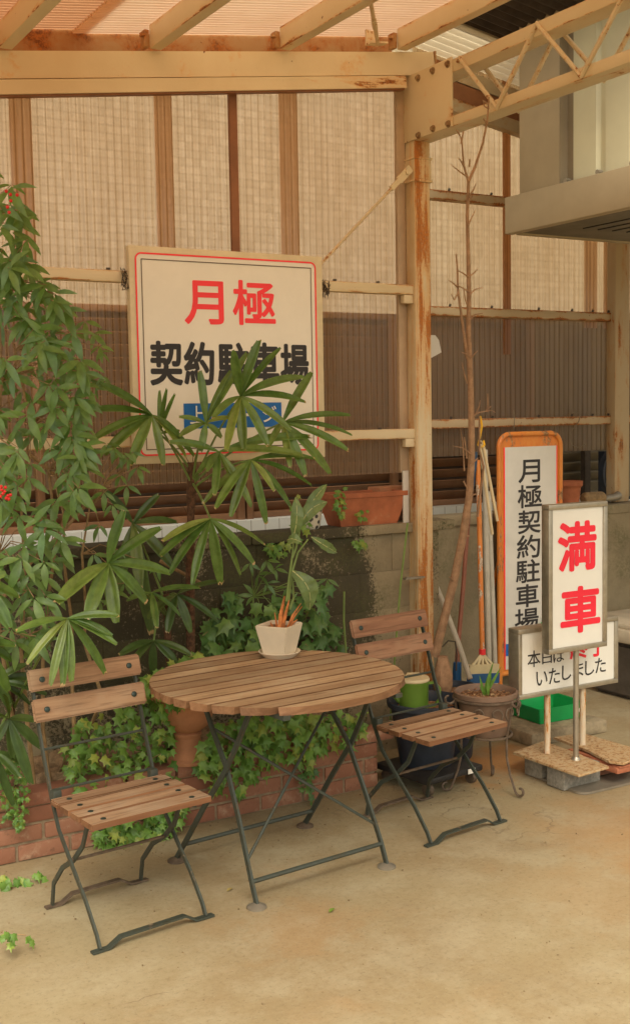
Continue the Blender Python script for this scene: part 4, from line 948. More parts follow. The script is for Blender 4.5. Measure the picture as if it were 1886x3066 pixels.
# third palm at the left edge
W0 = on_y(40, 2330, 4.62); W0.z = .22; W1 = on_y(40, 2020, 4.60)
pm3 = wthing('fan_palm', 'low fan palm at the left edge, one frond hanging over the left chair back', 'palm', W0, 'fan palms in the brick planter')
fibre_trunk([W0, W0.lerp(W1, .5)-Vector((.01, 0, 0)), W1], .015, pm3)
for hub, Y, tips, wd, mt in (
  ((203, 1852), 3.93, [(355, 1844), (338, 1905), (350, 1930), (315, 2018), (215, 2037), (190, 2053), (153, 2050), (84, 1987), (50, 1891)], .031, 'palm'),
  ((-45, 1755), 4.10, [(58, 1790), (30, 1880), (-20, 1960), (-90, 1850), (20, 1720)], .05, 'palm'),
  ((-60, 1930), 4.15, [(48, 1935), (35, 1978), (26, 2070), (-20, 2090)], .040, 'palm'),
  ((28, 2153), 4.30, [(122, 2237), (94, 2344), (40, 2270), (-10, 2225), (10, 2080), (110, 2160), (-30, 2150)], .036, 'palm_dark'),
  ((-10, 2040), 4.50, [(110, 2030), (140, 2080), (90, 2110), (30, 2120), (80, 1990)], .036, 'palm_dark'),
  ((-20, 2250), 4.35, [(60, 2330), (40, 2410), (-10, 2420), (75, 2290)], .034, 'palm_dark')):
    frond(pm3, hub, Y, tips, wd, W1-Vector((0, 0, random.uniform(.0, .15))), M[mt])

# ---- leafy shrub with red berries at the left edge
nd = wthing('nandina_shrub', 'dense leafy shrub with narrow leaflets and a few red berries along the left edge', 'shrub', (1.05, 4.62, .2))
canes = []
b = MB()
for i in range(7):
    x = 1.10+.075*i; P = [(x, 4.62+random.uniform(-.06, .12), .22)]
    for k in range(1, 7): P.append((x+.03*sin(k+i)+(-.02+.03*i/6)*k*.6, 4.55+random.uniform(-.08, .10), .22+k*(.37-.035*abs(i-1))))
    b.tube(P, [.010-.001*k for k in range(7)], 6); canes += [Vector(p) for p in P[1:]]
for (p_, q_, r_) in (((540, 1130), (700, 1355), .006), ((690, 1370), (505, 1690), .006)): pass
b.tube([on_y(90, 1362, 4.6), on_y(160, 1415, 4.6), on_y(275, 1500, 4.62)], .008, 7); b.tube([on_y(385, 1392, 4.55), on_y(270, 1500, 4.58), on_y(180, 1600, 4.6), on_y(60, 1720, 4.6)], .007, 7)
b.tube([on_y(10, 1790, 4.5), on_y(115, 1655, 4.5)], .009, 7); b.tube([on_y(480, 1680, 4.7), on_y(600, 1745, 4.7)], .008, 7)
b.obj('stem', M['stalk_brown'], nd)
prof = [(380, 45), (450, 60), (560, 90), (650, 110), (720, 165), (800, 205), (900, 225), (1000, 205), (1060, 215), (1130, 235), (1200, 205), (1300, 175), (1400, 185), (1480, 150), (1560, 95)]
def xmax(y):
    for (ya, xa), (yb, xb) in zip(prof, prof[1:]):
        if ya <= y <= yb: return xa+(xb-xa)*(y-ya)/(yb-ya)
    return 40
b = MB(); b.open = True; bs = MB()
def triplet(px, py, Y, L, ang, src=None):
    o_ = on_y(px, py, Y); c, s_ = cos(ang), sin(ang)      # ang measured in the leaf plane, 0 = down
    rgt, dn, tow = Vector((.87, -.5, 0)), Vector((0, 0, -1)), Vector((-.4, -.85, .1))
    for da, kl in ((0, 1.0), (RAD(random.uniform(42, 62)), .86), (RAD(-random.uniform(42, 62)), .86)):
        a = ang+da; d = (dn*cos(a)+rgt*sin(a)+tow*random.uniform(0, .35)).normalized()
        l = L*kl*random.uniform(.85, 1.1); st = o_+d*l*.07
        leaf(b, st, st+d*l, l*random.uniform(.25, .31), tow+Vector((random.uniform(-.5, .5), random.uniform(-.3, .3), random.uniform(.1, .9))), .22, .09)
    q_ = min(canes, key=lambda k: (k-o_).length) if src is None else src
    bs.tube([o_, o_.lerp(q_, .5)+Vector((0, 0, .03)), q_] if (q_-o_).length < .45 else [o_, o_+(q_-o_).normalized()*.14+Vector((0, 0, .02))], [.0016, .002, .0026][:3 if (q_-o_).length < .45 else 2], 4)
for i in range(235):
    if i % 6 == 0: triplet(random.uniform(-260, 10), random.uniform(700, 1900), random.uniform(4.25, 4.6), random.uniform(.08, .12), random.gauss(0, .6))
    y = random.uniform(600, 1560) if i > 22 else random.uniform(390, 640)
    if 600 < y < 700 and random.random() < .4: continue
    xm = xmax(y); x = xm*(1-random.random()**1.5) - 20
    if y > 1200 and random.random() < .35: continue
    near = random.random() < .55
    triplet(x*1.247, y*1.247, random.uniform(4.12, 4.30) if near else random.uniform(4.32, 4.62), random.uniform(.085, .125) if near else random.uniform(.07, .10), random.gauss(.12, .5))
for (x, y) in ((295, 1085), (310, 1100), (330, 1120), (290, 1140), (305, 1165), (275, 1075), (255, 1065), (320, 1085), (380, 1360), (215, 1030), (225, 800), (240, 830), (205, 770), (240, 845), (250, 900), (195, 1000), (230, 930), (250, 1180), (270, 1210), (240, 1260), (225, 1330), (255, 1350), (285, 1320), (300, 1400), (270, 1420), (240, 1440)):
    triplet(x*1.247, y*1.247, random.uniform(4.35, 4.5), random.uniform(.05, .085), random.gauss(.2, .5))
b.obj('foliage', M['nandina'], nd, sharp=180); bs.obj('twigs', M['stalk_brown'], nd)
b = MB()
for (x, y) in ((16, 459), (26, 467), (42, 468), (27, 482), (19, 497), (23, 510), (5, 1176), (12, 1180), (20, 1190), (8, 1185), (16, 1196), (26, 1188), (4, 1168), (22, 1198), (14, 1170), (2, 1192)):
    p = dy(x, y, 4.02); bmesh.ops.create_uvsphere(b.bm, u_segments=8, v_segments=6, radius=.0062, matrix=Matrix.Translation(p))
for f in b.bm.faces: f.smooth = True
b.obj('berries', M['berry'], nd)

# ---- ivy
LOBES = [(0, 1.0), (.13, .62), (.30, .52), (.60, .58), (.36, .28), (.50, -.02), (.22, .0), (.0, -.08)]
IV = LOBES + [(-x, y) for x, y in reversed(LOBES[1:-1])]
def ivy_leaf(b, p, size, nrm, ang):
    n = Vector(nrm).normalized(); u = n.cross(Vector((0, 0, 1)));
    if u.length < .05: u = Vector((1, 0, 0))
    u.normalize(); v = n.cross(u).normalized()            # v points down
    if v.z > 0: v = -v
    U = u*cos(ang)+v*sin(ang); W = -u*sin(ang)+v*cos(ang); p = Vector(p)
    V = [p + W*size*.25 + n*size*.06] + [p + U*x*size*.72 + W*y*size - n*size*(.20*abs(x)+.10*max(0, y-.3)) for x, y in IV]
    k = len(IV); b.add(V, [(0, 1+i, 1+(i+1) % k) for i in range(k)], True)
def inside(x, y, poly):
    c = False; j = len(poly)-1
    for i in range(len(poly)):
        (xi, yi), (xj, yj) = poly[i], poly[j]
        if (yi > y) != (yj > y) and x < (xj-xi)*(y-yi)/(yj-yi)+xi: c = not c
        j = i
    return c
def ivy(label, polys, count, Yr, sz, m, base, grp='ivy growing along the planter and wall'):
    iv = wthing('ivy', label, 'ivy', base, grp); b = MB(); b.open = True; bs = MB(); n = 0; pts = []
    while n < count:
        poly = random.choice(polys); xs = [p[0] for p in poly]; ys = [p[1] for p in poly]
        x, y = random.uniform(min(xs), max(xs)), random.uniform(min(ys), max(ys))
        if not inside(x, y, poly): continue
        Y = random.uniform(*Yr); p = dy(x, y, Y); n += 1
        if p.z < .012: p.z = .012+random.uniform(0, .03)
        nr = Vector((random.uniform(-.7, .5), -.8, random.uniform(-.05, .95))); ivy_leaf(b, p, 1.14*random.uniform(*sz), nr, random.gauss(0, .7)); pts.append(p)
    b.obj('leaves', m, iv, sharp=180)
    for k in range(max(3, count//9)):
        p = random.choice(pts); q_ = random.choice(sorted(pts, key=lambda r: (r-p).length)[1:9])
        bs.tube([p+Vector((0, .015, 0)), (p+q_)/2+Vector((random.uniform(-.01, .01), .02, random.uniform(-.02, .01))), q_+Vector((0, .015, 0))], .0016, 4)
    bs.obj('runners', M['stalk_brown'], iv); return iv
ivy('thick bright green ivy tumbling over the planter behind the left chair', [[(170, 1735), (300, 1690), (420, 1640), (430, 1900), (395, 1990), (370, 1985), (300, 2000), (235, 2005), (160, 1890), (150, 1790)], [(215, 1990), (330, 1975), (440, 1900), (450, 1960), (330, 2035), (250, 2030)], [(300, 1650), (480, 1560), (500, 1640), (430, 1700)]], 860, (4.36, 4.62), (.030, .055), M['ivy'], (1.5, 4.5, .25))
ivy('ivy hanging over the planter bricks under the round table', [[(480, 1790), (530, 1725), (640, 1715), (760, 1710), (860, 1690), (880, 1740), (850, 1790), (760, 1800), (745, 1840), (690, 1830), (640, 1850), (590, 1905), (510, 1900), (520, 1850), (465, 1870)]], 380, (4.34, 4.52), (.036, .062), M['ivy'], (2.3, 4.45, .25))
ivy('deep green broad-leaved ivy climbing the mossy wall behind the white flower pot', [[(500, 1440), (560, 1415), (640, 1440), (720, 1430), (800, 1400), (800, 1470), (830, 1560), (790, 1590), (600, 1600), (490, 1600), (470, 1540)]], 190, (4.62, 4.88), (.050, .088), M['ivy_deep'], (2.2, 4.8, .3))
ivy('thin ivy trailing from the wall top beside the patterned pot', [[(635, 1300), (690, 1300), (690, 1330), (640, 1330)], [(850, 1295), (880, 1295), (880, 1325), (850, 1320)], [(700, 1180), (760, 1185), (745, 1290), (700, 1300)]], 42, (4.80, 4.90), (.025, .050), M['ivy'], (2.7, 4.85, 1.2))
ivy('small-leaved creeper spilling over the planter corner at the left edge', [[(0, 1800), (70, 1850), (75, 1900), (60, 1960), (70, 1990), (30, 2000), (0, 1960)]], 130, (4.34, 4.46), (.014, .026), M['ivy'], (1.1, 4.42, .2))
ivy('stray ivy sprigs on the ground left of the left chair', [[(30, 2125), (108, 2130), (110, 2152), (20, 2155)], [(0, 2100), (25, 2110), (20, 2150), (0, 2160)]], 26, (4.20, 4.24), (.025, .042), M['ivy'], (1.15, 4.2, 0))
ivy('pale ivy sprig lying at the bottom left on the ground', [[(0, 2235), (35, 2240), (30, 2268), (0, 2268)], [(65, 2245), (90, 2255), (85, 2270), (60, 2265)]], 14, (3.62, 3.68), (.020, .032), M['ivy'], (.98, 3.65, 0))
ivy('ivy tuft dropping to the floor beneath the left chair seat', [[(345, 2020), (415, 2010), (420, 2050), (380, 2060), (345, 2045)]], 26, (4.36, 4.42), (.03, .05), M['ivy'], (1.75, 4.4, .1))
ivy('small ivy tuft at the foot of the brick planter behind the table legs', [[(720, 1850), (755, 1845), (750, 1925), (735, 1930)]], 22, (4.38, 4.43), (.025, .042), M['ivy_deep'], (2.55, 4.4, .1))
nw = wthing('nandina_seedling', 'young leafy seedling in front of the mossy wall left of the flower pot', 'seedling', (2.35, 4.75, .25))
b = MB(); b.open = True; bs = MB(); canes = [Vector((2.42, 4.78, .3)), Vector((2.42, 4.78, .6)), Vector((2.45, 4.78, .9))]
bs.tube(canes, .005, 6)
for (x, y) in ((600, 1352), (640, 1345), (660, 1365), (620, 1380), (640, 1400), (660, 1420), (610, 1430), (690, 1410), (650, 1450), (700, 1440), (770, 1410), (785, 1390), (630, 1470), (680, 1470), (750, 1430)): triplet(x*1.247, y*1.247, random.uniform(4.66, 4.78), random.uniform(.05, .08), random.gauss(.2, .9))
b.obj('foliage', M['nandina'], nw, sharp=180); bs.obj('stem', M['stalk'], nw)
for k, (xa, ya, xb, yb, lb) in enumerate(((978, 1255, 948, 1570, 'thin green cane leaning against the post behind the right chair'), (826, 1420, 830, 1560, 'short thin green cane beside the ivy at the mossy wall'))):
    P = [dy(xa, ya, 4.78), dy((xa+xb)/2-3, (ya+yb)/2, 4.76), dy(xb, yb, 4.74)]; P.append(P[-1]+(P[-1]-P[-2])*(.25 if k else 1.0)); P[-1].z = max(P[-1].z, .0)
    b = MB(); b.tube(P, .0055, 6); tag(b.obj('plant_cane', M['stalk']), lb, 'cane')

# ---- flower pot, saucer and plant on the table
sp_ = on_z(828, 1968, .76); pc = Vector((sp_.x+.055, sp_.y+.075, .7455))
b = MB(); b.lathe([(.0005, .0), (.066, 0), (.070, .004), (.088, .021), (.088, .024), (.084, .024), (.066, .008), (.0005, .007)], pc, 40); tag(b.obj('saucer', M['ceramic']), 'round cream saucer under the square flower pot on the table', 'saucer')
fp = thing('flower_pot', 'square tapered cream flower pot with broad-leaved plant and dry orange leaf bases', 'potted plant', (pc.x, pc.y, .7535), RAD(33))
b = MB(); V = []
for (w_, z) in ((.100, 0), (.150, .128), (.136, .128), (.130, .100)): V += [(-w_/2, -w_/2, z), (w_/2, -w_/2, z), (w_/2, w_/2, z), (-w_/2, w_/2, z)]
F = [(3, 2, 1, 0)]
for k in range(3):
    for i in range(4): F.append((4*k+i, 4*k+(i+1) % 4, 4*k+4+(i+1) % 4, 4*k+4+i))
b.add(V, F); bmesh.ops.bevel(b.bm, geom=[e for e in b.bm.edges if not e.is_boundary], offset=.004, segments=2, affect='EDGES'); b.obj('pot', M['ceramic'], fp)
b = MB(); b.box((0, 0, .105), (.133, .133, .012)); b.obj('soil', M['bark'], fp)
fpw = wthing('plant', 'x', 'x', (0, 0, 0))          # temporary frame for world-space modelling
def to_fp(o):
    o.parent = fp; o.matrix_parent_inverse = (Matrix.Translation(fp.location) @ Matrix.Rotation(RAD(33), 4, 'Z')).inverted(); return o
Zp = crop(600, 1350, 3.287); PY2 = pc.y
def broad(base, tip, wpx, bend=0.0, Yb=0.0, Yt=0.0):
    B_, T_ = on_y(*Zp(*base), PY2+Yb), on_y(*Zp(*tip), PY2+Yt)
    b = MB(); b.open = True; n = 12; d = (T_-B_).normalized(); nr = (CAMV(B_)+Vector((.25, 0, .25))).normalized(); side = d.cross(nr).normalized(); up_ = side.cross(d); V = []; F = []
    Wd = wpx/3.287/735
    for i in range(n+1):
        t = i/n; c = B_.lerp(T_, t)+side*bend*sin(pi*t)*.1+up_*.02*sin(pi*t); wv = Wd/2*max(.02, sin(pi*min(1, t*.96+.03))**.75)
        for k in range(-2, 3): V.append(c+side*wv*k/2+up_*wv*(.30*abs(k)/2)+up_*.004*sin(i*2.1+k))
    for i in range(n):
        for k in range(4): F.append((i*5+k, i*5+k+1, i*5+k+6, i*5+k+5))
    b.add(V, F, True); lf_ = to_fp(b.obj('leaf', M['strel'], None, sharp=180))
    b = MB(); b.tube([B_.lerp(T_, i/8)+side*bend*sin(pi*i/8)*.1+up_*(.02*sin(pi*i/8)+.0012) for i in range(9)], [.0026-.00022*i for i in range(9)], 5); v_ = b.obj('midrib', M['vein'], lf_)
broad((915, 850), (938, 455), 135, .05); broad((1000, 700), (1240, 330), 120, -.1, .03, .05); broad((980, 740), (1245, 500), 150, -.2, .02, .0)
broad((905, 1180), (1075, 1565), 200, -.25, -.02, -.05); broad((1090, 850), (1340, 1000), 110, .1, .04, .05); broad((860, 880), (1000, 900), 120, 0, .0, -.06)
for P in ([(850, 1480), (875, 1250), (910, 1000), (915, 850)], [(865, 1480), (900, 1200), (960, 1000), (1060, 870)], [(880, 1560), (920, 1440), (905, 1260), (895, 1180)], [(905, 1050), (940, 960), (985, 740)]):
    b = MB(); b.tube([on_y(*Zp(*p), PY2) for p in P], [.0062, .0055, .0045, .0036], 7); to_fp(b.obj('stalk', M['stalk'], None))
for base, tip, w_ in (((770, 1745), (830, 1430), 70), ((800, 1745), (875, 1470), 60), ((830, 1740), (990, 1500), 42), ((840, 1745), (1000, 1530), 30), ((850, 1745), (955, 1660), 40), ((760, 1745), (730, 1590), 30), ((775, 1745), (775, 1600), 34), ((720, 1745), (690, 1690), 36)):
    b = MB(); B_, T_ = on_y(*Zp(*base), PY2+random.uniform(-.02, .02)), on_y(*Zp(*tip), PY2+random.uniform(-.03, .03)); r_ = w_/3.287/735/2
    b.tube([B_-Vector((0, 0, .03)), B_.lerp(T_, .5), T_], [r_, r_*.95, r_*.35], 7, flat=.4, up=(.85, .5, 0)); to_fp(b.obj('dry_sheath', M['sheath'], None))
bpy.data.objects.remove(fpw)

# ================================================================== THINGS ON THE WALLS
CT = 1.182
xa = on_y(1006, 1560, 4.93).x; xb = on_y(1196, 1560, 4.93).x
tp = thing('planter_trough', 'long terracotta trough with pale lime stains on the wall top left of the post', 'planter', ((xa+xb)/2, 4.985, CT))
b = MB(); V = []; W_ = xb-xa
for (w_, d_, z) in ((W_*.88, .13, 0), (W_*.90, .135, .01), (W_+.045, .175, .140), (W_+.055, .185, .142), (W_+.055, .185, .166), (W_+.02, .15, .166), (W_-.06, .10, .09)):
    V += [(-w_/2, -d_/2, z), (w_/2, -d_/2, z), (w_/2, d_/2, z), (-w_/2, d_/2, z)]
F = [(3, 2, 1, 0)]
for k in range(6):
    for i in range(4): F.append((4*k+i, 4*k+(i+1) % 4, 4*k+4+(i+1) % 4, 4*k+4+i))
F.append((24, 25, 26, 27)); b.add(V, F)
bmesh.ops.bevel(b.bm, geom=[e for e in b.bm.edges if e.calc_face_angle(0) > .5], offset=.009, segments=3, affect='EDGES'); b.obj('body', M['terracotta'], tp)
b = MB(); b.box((0, 0, .10), (W_-.05, .10, .02)); b.obj('soil', M['soil'], tp)
ivy('small bright ivy spilling over the left end of the terracotta trough', [[(800, 1170), (838, 1170), (840, 1195), (815, 1215), (800, 1210)], [(808, 1195), (825, 1200), (822, 1260), (812, 1262)], [(852, 1222), (884, 1222), (880, 1245), (856, 1245)]], 34, (4.86, 4.90), (.020, .036), M['ivy'], ((xa+xb)/2-.1, 4.9, 1.3))
for i, (x, y, z, lx, lb) in enumerate(((3.47, 5.06, .030, .21, 'lowest red brick of the pile behind the post on the wall'), (3.45, 5.065, .092, .20, 'middle red brick of the pile behind the post on the wall'), (3.40, 5.06, .152, .20, 'topmost pale brick of the pile behind the post on the wall'))):
    brick('brick', lb, (x, y, CT+z), (lx, .10, .058), RAD(3*i), M['brick'] if i < 2 else M['terra_pale'], 'bricks piled on the wall behind the post')
tbx = thing('patterned_pot', 'small black and white patterned pot with greenery on the mossy wall top', 'pot', (on_y(930, 1585, 4.95).x, 4.95, CT))
m_, n_, b_, o_ = mat('patterned_glaze'); t = NT(n_); vo = t.new('ShaderNodeTexVoronoi'); vo.inputs['Scale'].default_value = 38; t.link(t.coord(), vo.inputs['Vector'])
t.link(t.mix(t.ramp(vo.outputs['Distance'], .32, .42), (.05, .05, .05), (.62, .56, .45)), b_.inputs['Base Color']); b_.inputs['Roughness'].default_value = .35
b = MB(); b.lathe([(.0005, 0), (.040, 0), (.046, .01), (.060, .095), (.063, .10), (.058, .10), (.052, .085), (.0005, .08)], (0, 0, 0), 28); b.obj('body', m_, tbx)
p = on_y(1705, 1500, 5.66); tpt = thing('terracotta_pot', 'ribbed terracotta pot standing on the plain wall behind the tall orange sign', 'pot', (p.x, 5.66, 1.12))
b = MB(); prf = [(.0005, 0), (.055, 0)]
for k in range(7): prf += [(.056+.002*k, .006+.018*k), (.059+.002*k, .014+.018*k)]
prf += [(.082, .135), (.084, .165), (.074, .165), (.068, .14), (.0005, .13)]; b.lathe(prf, (0, 0, 0), 28); b.obj('body', M['terracotta'], tpt)
p = on_y(1782, 1500, 5.60); b = MB(); b.tube([(p.x-.09, 5.62, 1.16), (p.x-.075, 5.62, 1.165), (p.x+.07, 5.62, 1.165), (p.x+.085, 5.62, 1.16)], [.03, .042, .042, .032], 14); tag(b.obj('log', M['stalk_brown']), 'short brown log lying on the plain wall left of the far post', 'log')
b = MB(); b.tube([(p.x+.10, 5.63, 1.155), (p.x+.20, 5.63, 1.16), (p.x+.24, 5.64, 1.17)], [.022, .026, .03], 12); tag(b.obj('hose_fitting', M['steel_dark']), 'grey hose fitting on the plain wall beside the brown log', 'fitting')

# ---- urn behind the table
uq = on_z(567, 2278, .272)
ur = thing('urn', 'terracotta pedestal urn with wide bowl standing on the planter behind the table', 'urn', (uq.x, 4.50, .272))
b = MB(); b.lathe([(.0005, 0), (.092, 0), (.094, .012), (.084, .022), (.082, .034), (.066, .055), (.056, .085), (.053, .105), (.060, .118), (.060, .126), (.052, .132), (.085, .155), (.106, .195), (.112, .235), (.13, .26), (.165, .29), (.185, .30), (.187, .316), (.172, .318), (.15, .30), (.0005, .27)], (0, 0, 0), 40); b.obj('body', M['terra_pale'], ur)

# ================================================================== POTS, TOOLS AND SAPLING ON THE RIGHT
bc = Vector((3.155, 4.40, 0))
dl = thing('pot_dolly', 'low black square pot dolly on castors under the dark blue pot', 'dolly', (bc.x, bc.y-.02, 0), RAD(8))
b = MB(); b.box((0, 0, .075), (.36, .36, .03), bev=.008); b.obj('platform', M['blackp'], dl)
for sx in (-1, 1):
    for sy in (-1, 1):
        b = MB(); b.tube([(sx*.14-.012, sy*.14, .028), (sx*.14+.012, sy*.14, .028)], .028, 16); b.obj('caster', M['iron'], dl)
b = MB(); b.box((.10, -.183, .075), (.045, .004, .022)); b.obj('sticker', M['white'], dl)
bk = thing('plant_pot', 'large dark blue plastic pot with thick rim on the dolly behind the right chair', 'pot', (bc.x, bc.y, .091))
b = MB(); b.lathe([(.0005, 0), (.122, 0), (.126, .01), (.165, .27), (.168, .275), (.182, .278), (.185, .30), (.176, .305), (.166, .295), (.158, .255), (.0005, .25)], (0, 0, 0), 40); b.obj('body', M['navy'], bk)
b = MB(); b.lathe([(.158, .256), (.08, .262), (.0005, .258)], (0, 0, 0), 24); b.obj('soil', M['bark'], bk)
wp = on_y(1245, 2080, 4.36); wc = thing('watering_can', 'green watering can with cream lid standing in the dark blue pot', 'watering can', (wp.x, 4.38, .352), RAD(-30))
b = MB(); b.lathe([(.0005, 0), (.064, 0), (.067, .004), (.071, .135), (.073, .140), (.073, .150), (.068, .152)], (0, 0, 0), 36); b.obj('body', M['green_can'], wc)
b = MB(); b.lathe([(.074, .148), (.076, .154), (.072, .164), (.030, .170), (.0005, .171)], (0, 0, 0), 36); lid = b.obj('lid', M['can_lid'], wc)
b = MB(); b.strip([(-.04, 0, .166), (-.028, 0, .182), (.028, 0, .182), (.04, 0, .166)], .016, .006, (0, 1, 0)); b.obj('grip', M['can_lid'], lid)
b = MB(); b.strip([(.066, 0, .135), (.10, 0, .138), (.122, 0, .11), (.122, 0, .06), (.10, 0, .03), (.064, 0, .025)], .024, .010, (0, 1, 0)); b.obj('handle', M['green_can'], wc)
b = MB(); b.tube([(-.06, 0, .05), (-.10, 0, .09), (-.14, 0, .15)], [.016, .012, .009], 10); b.obj('spout', M['green_can'], wc)
# wrought iron stand with pot
pk = Vector((3.315, 4.15, 0)); RZ = .455
ws = thing('plant_stand', 'wrought iron plant stand with scrolls and curled feet right of the right chair', 'stand', pk)
b = MB(); b.tube([(.148*cos(2*pi*k/36), .148*sin(2*pi*k/36), RZ-.02) for k in range(37)], .0062, 6, cap=False); b.tube([(.118*cos(2*pi*k/36), .118*sin(2*pi*k/36), RZ-.19) for k in range(37)], .0055, 6, cap=False); b.obj('ring', M['iron'], ws)
def spiral(c, u, v, r0, r1, a0, a1, n=18): return [Vector(c)+(Vector(u)*cos(a0+(a1-a0)*i/n)+Vector(v)*sin(a0+(a1-a0)*i/n))*(r0+(r1-r0)*i/n) for i in range(n+1)]
for i in range(3):
    a = RAD(-78+120*i); u = Vector((cos(a), sin(a), 0)); z_ = Vector((0, 0, 1))
    P = [u*.148+z_*(RZ-.02), u*.140+z_*(RZ-.10), u*.120+z_*(RZ-.19), u*.120+z_*(RZ-.28), u*.138+z_*.10, u*.165+z_*.035]
    P += spiral(u*.195+z_*.036, -u, -z_, .030, .010, 0, 5.0)
    b = MB(); b.tube(P, .0058, 6); lg = b.obj('leg', M['iron'], ws)
    b = MB(); b.tube([u*.148+z_*(RZ-.02)] + spiral(u*.178+z_*(RZ-.015), -u, z_, .030, .012, 0, -4.6), .0056, 6); b.obj('scroll', M['iron'], lg)
for k in range(6):
    a = RAD(-140+30*k); u = Vector((cos(a), sin(a), 0)); tn = Vector((-sin(a), cos(a), 0)); z_ = Vector((0, 0, 1))
    b = MB(); b.tube(spiral(u*.146+z_*(RZ-.07), tn*(1 if k % 2 else -1), z_, .034, .013, -1.2, 4.2), .0048, 6); b.obj('scroll', M['iron'], ws)
po = thing('plant_pot', 'brown plastic pot of bark chips and green shoots held in the iron stand', 'pot', pk+Vector((0, 0, RZ-.19)))
b = MB(); b.lathe([(.0005, 0), (.095, 0), (.100, .006), (.132, .17), (.146, .178), (.148, .198), (.138, .202), (.128, .192), (.122, .165), (.0005, .16)], (0, 0, 0), 40); b.obj('body', M['brown_pot'], po)
b = MB(); b.lathe([(.124, .168), (.06, .175), (.0005, .172)], (0, 0, 0), 24)
for k in range(170):
    r_ = .118*math.sqrt(random.random()); a = random.uniform(0, 6.28); b.box((r_*cos(a), r_*sin(a), .176+random.uniform(0, .006)), (random.uniform(.006, .016), random.uniform(.004, .009), .004), rot=(random.uniform(-.5, .5), random.uniform(-.5, .5), random.uniform(0, 6)))
b.obj('bark_mulch', M['bark'], po)
b = MB(); b.open = True
for (dx, dz_, ln) in ((.05, .16, 1), (.03, .145, 1), (-.02, .10, 1), (.075, .135, 1), (.0, .07, 1), (-.03, .05, 1), (.015, .12, 1)):
    s_ = Vector((random.uniform(-.02, .02), random.uniform(-.02, .02), .175)); leaf(b, s_, s_+Vector((dx, -dx*.4, dz_)), .014, (-.5, -.8, .3), .5, .06)
b.obj('shoots', M['ivy'], po)
# pot that holds the sapling
q = on_z(1352, 2056, .36); kp = thing('plant_pot', 'bluish black pot behind the watering can holding the bare sapling', 'pot', (q.x, q.y, 0))
b = MB(); b.lathe([(.0005, 0), (.095, 0), (.10, .01), (.128, .33), (.142, .335), (.143, .36), (.132, .362), (.124, .34), (.0005, .325)], (0, 0, 0), 36); b.obj('body', M['navy'], kp)
b = MB(); b.lathe([(.126, .332), (.0005, .345)], (0, 0, 0), 24); b.obj('soil', M['bark'], kp)
b = MB(); c_ = on_y(1325, 2030, 4.62); b.lathe([(.0005, 0), (.040, .0), (.052, .05), (.050, .10), (.034, .15), (.024, .19), (.0005, .195)], (c_.x, 4.62, .34), 18)
for v in b.bm.verts: v.co += Vector((random.uniform(-.005, .005), random.uniform(-.005, .005), 0))
tag(b.obj('burlap_bundle', M['trunk']), 'tan root bundle wrapped round the foot of the bare sapling', 'bundle')
# the bare sapling
sp = wthing('bare_sapling', 'tall leafless dead sapling with a forked top leaning in front of the rusty post', 'tree', on_y(1300, 1975, 4.66))
def sy(y): return 4.66-.50*max(0, min(1, (1570-y)/1330))
tk = [(1042, 1575, 19), (1062, 1500, 17), (1090, 1390, 16), (1112, 1280, 15.5), (1126, 1190, 14.5), (1131, 1100, 13.5), (1131, 1000, 12.5), (1128, 900, 11), (1124, 800, 9.5), (1125, 700, 8.5), (1123, 600, 7.5), (1121, 520, 6.5), (1124, 430, 6)]
px2m = lambda Y: 1.247*(Y/.80)/3475*1.0
b = MB(); b.tube([dy(x, y, sy(y)) for x, y, r in tk], [r*.62*px2m(sy(y)) for x, y, r in tk], 10); b.obj('trunk', M['trunk'], sp)
for pts, r0, r1 in (([(1124, 435), (1138, 405), (1158, 345), (1169, 290), (1173, 232)], 4.5, 1.8), ([(1123, 435), (1112, 395), (1108, 340), (1100, 318)], 3.4, 1.2), ([(1121, 860), (1110, 780), (1099, 700), (1097, 640), (1094, 610)], 4.5, 2.0), ([(1145, 1240), (1160, 1120), (1150, 1080), (1150, 1000)], 4, 2.5)):
    pass
    b = MB(); n = len(pts); b.tube([dy(x, y, sy(y)-.01) for x, y in pts], [(r0+(r1-r0)*i/(n-1))*.85*px2m(4.4) for i in range(n)], 7); b.obj('branch', M['trunk'], sp)
tw_ = [((1122, 425), (1103, 412), (1082, 395)), ((1112, 398), (1104, 384), (1100, 380)), ((1126, 470), (1136, 455), (1142, 440)), ((1124, 480), (1134, 470)), ((1123, 540), (1130, 525), (1140, 505)), ((1124, 665), (1110, 655), (1096, 648)), ((1124, 665), (1138, 655), (1146, 645)), ((1124, 710), (1140, 695), (1158, 690)), ((1124, 700), (1108, 690), (1088, 682)), ((1098, 690), (1088, 680), (1076, 672)), ((1100, 700), (1090, 720), (1082, 705)), ((1125, 770), (1140, 755), (1158, 752)), ((1125, 740), (1116, 720), (1112, 690)), ((1130, 860), (1120, 850), (1108, 846)), ((1130, 860), (1138, 850), (1146, 842)), ((1132, 1000), (1150, 990), (1180, 985), (1188, 990)), ((1165, 987), (1178, 975)), ((1138, 1000), (1150, 975), (1152, 960)), ((1130, 1090), (1110, 1075), (1085, 1070)), ((1114, 1130), (1110, 1060), (1105, 1030)), ((1120, 1100), (1114, 1050)), ((1170, 990), (1170, 945)), ((1112, 1155), (1122, 1175)), ((1120, 920), (1112, 890), (1108, 870)), ((1172, 250), (1160, 242)), ((1172, 260), (1162, 255), (1158, 240)), ((1170, 300), (1160, 285)), ((1103, 325), (1095, 312)), ((1106, 345), (1112, 315)), ((1126, 400), (1127, 382)), ((1090, 1395), (1078, 1385)), ((1112, 1290), (1126, 1286)), ((1126, 1190), (1142, 1186)), ((1126, 1120), (1146, 1100))]
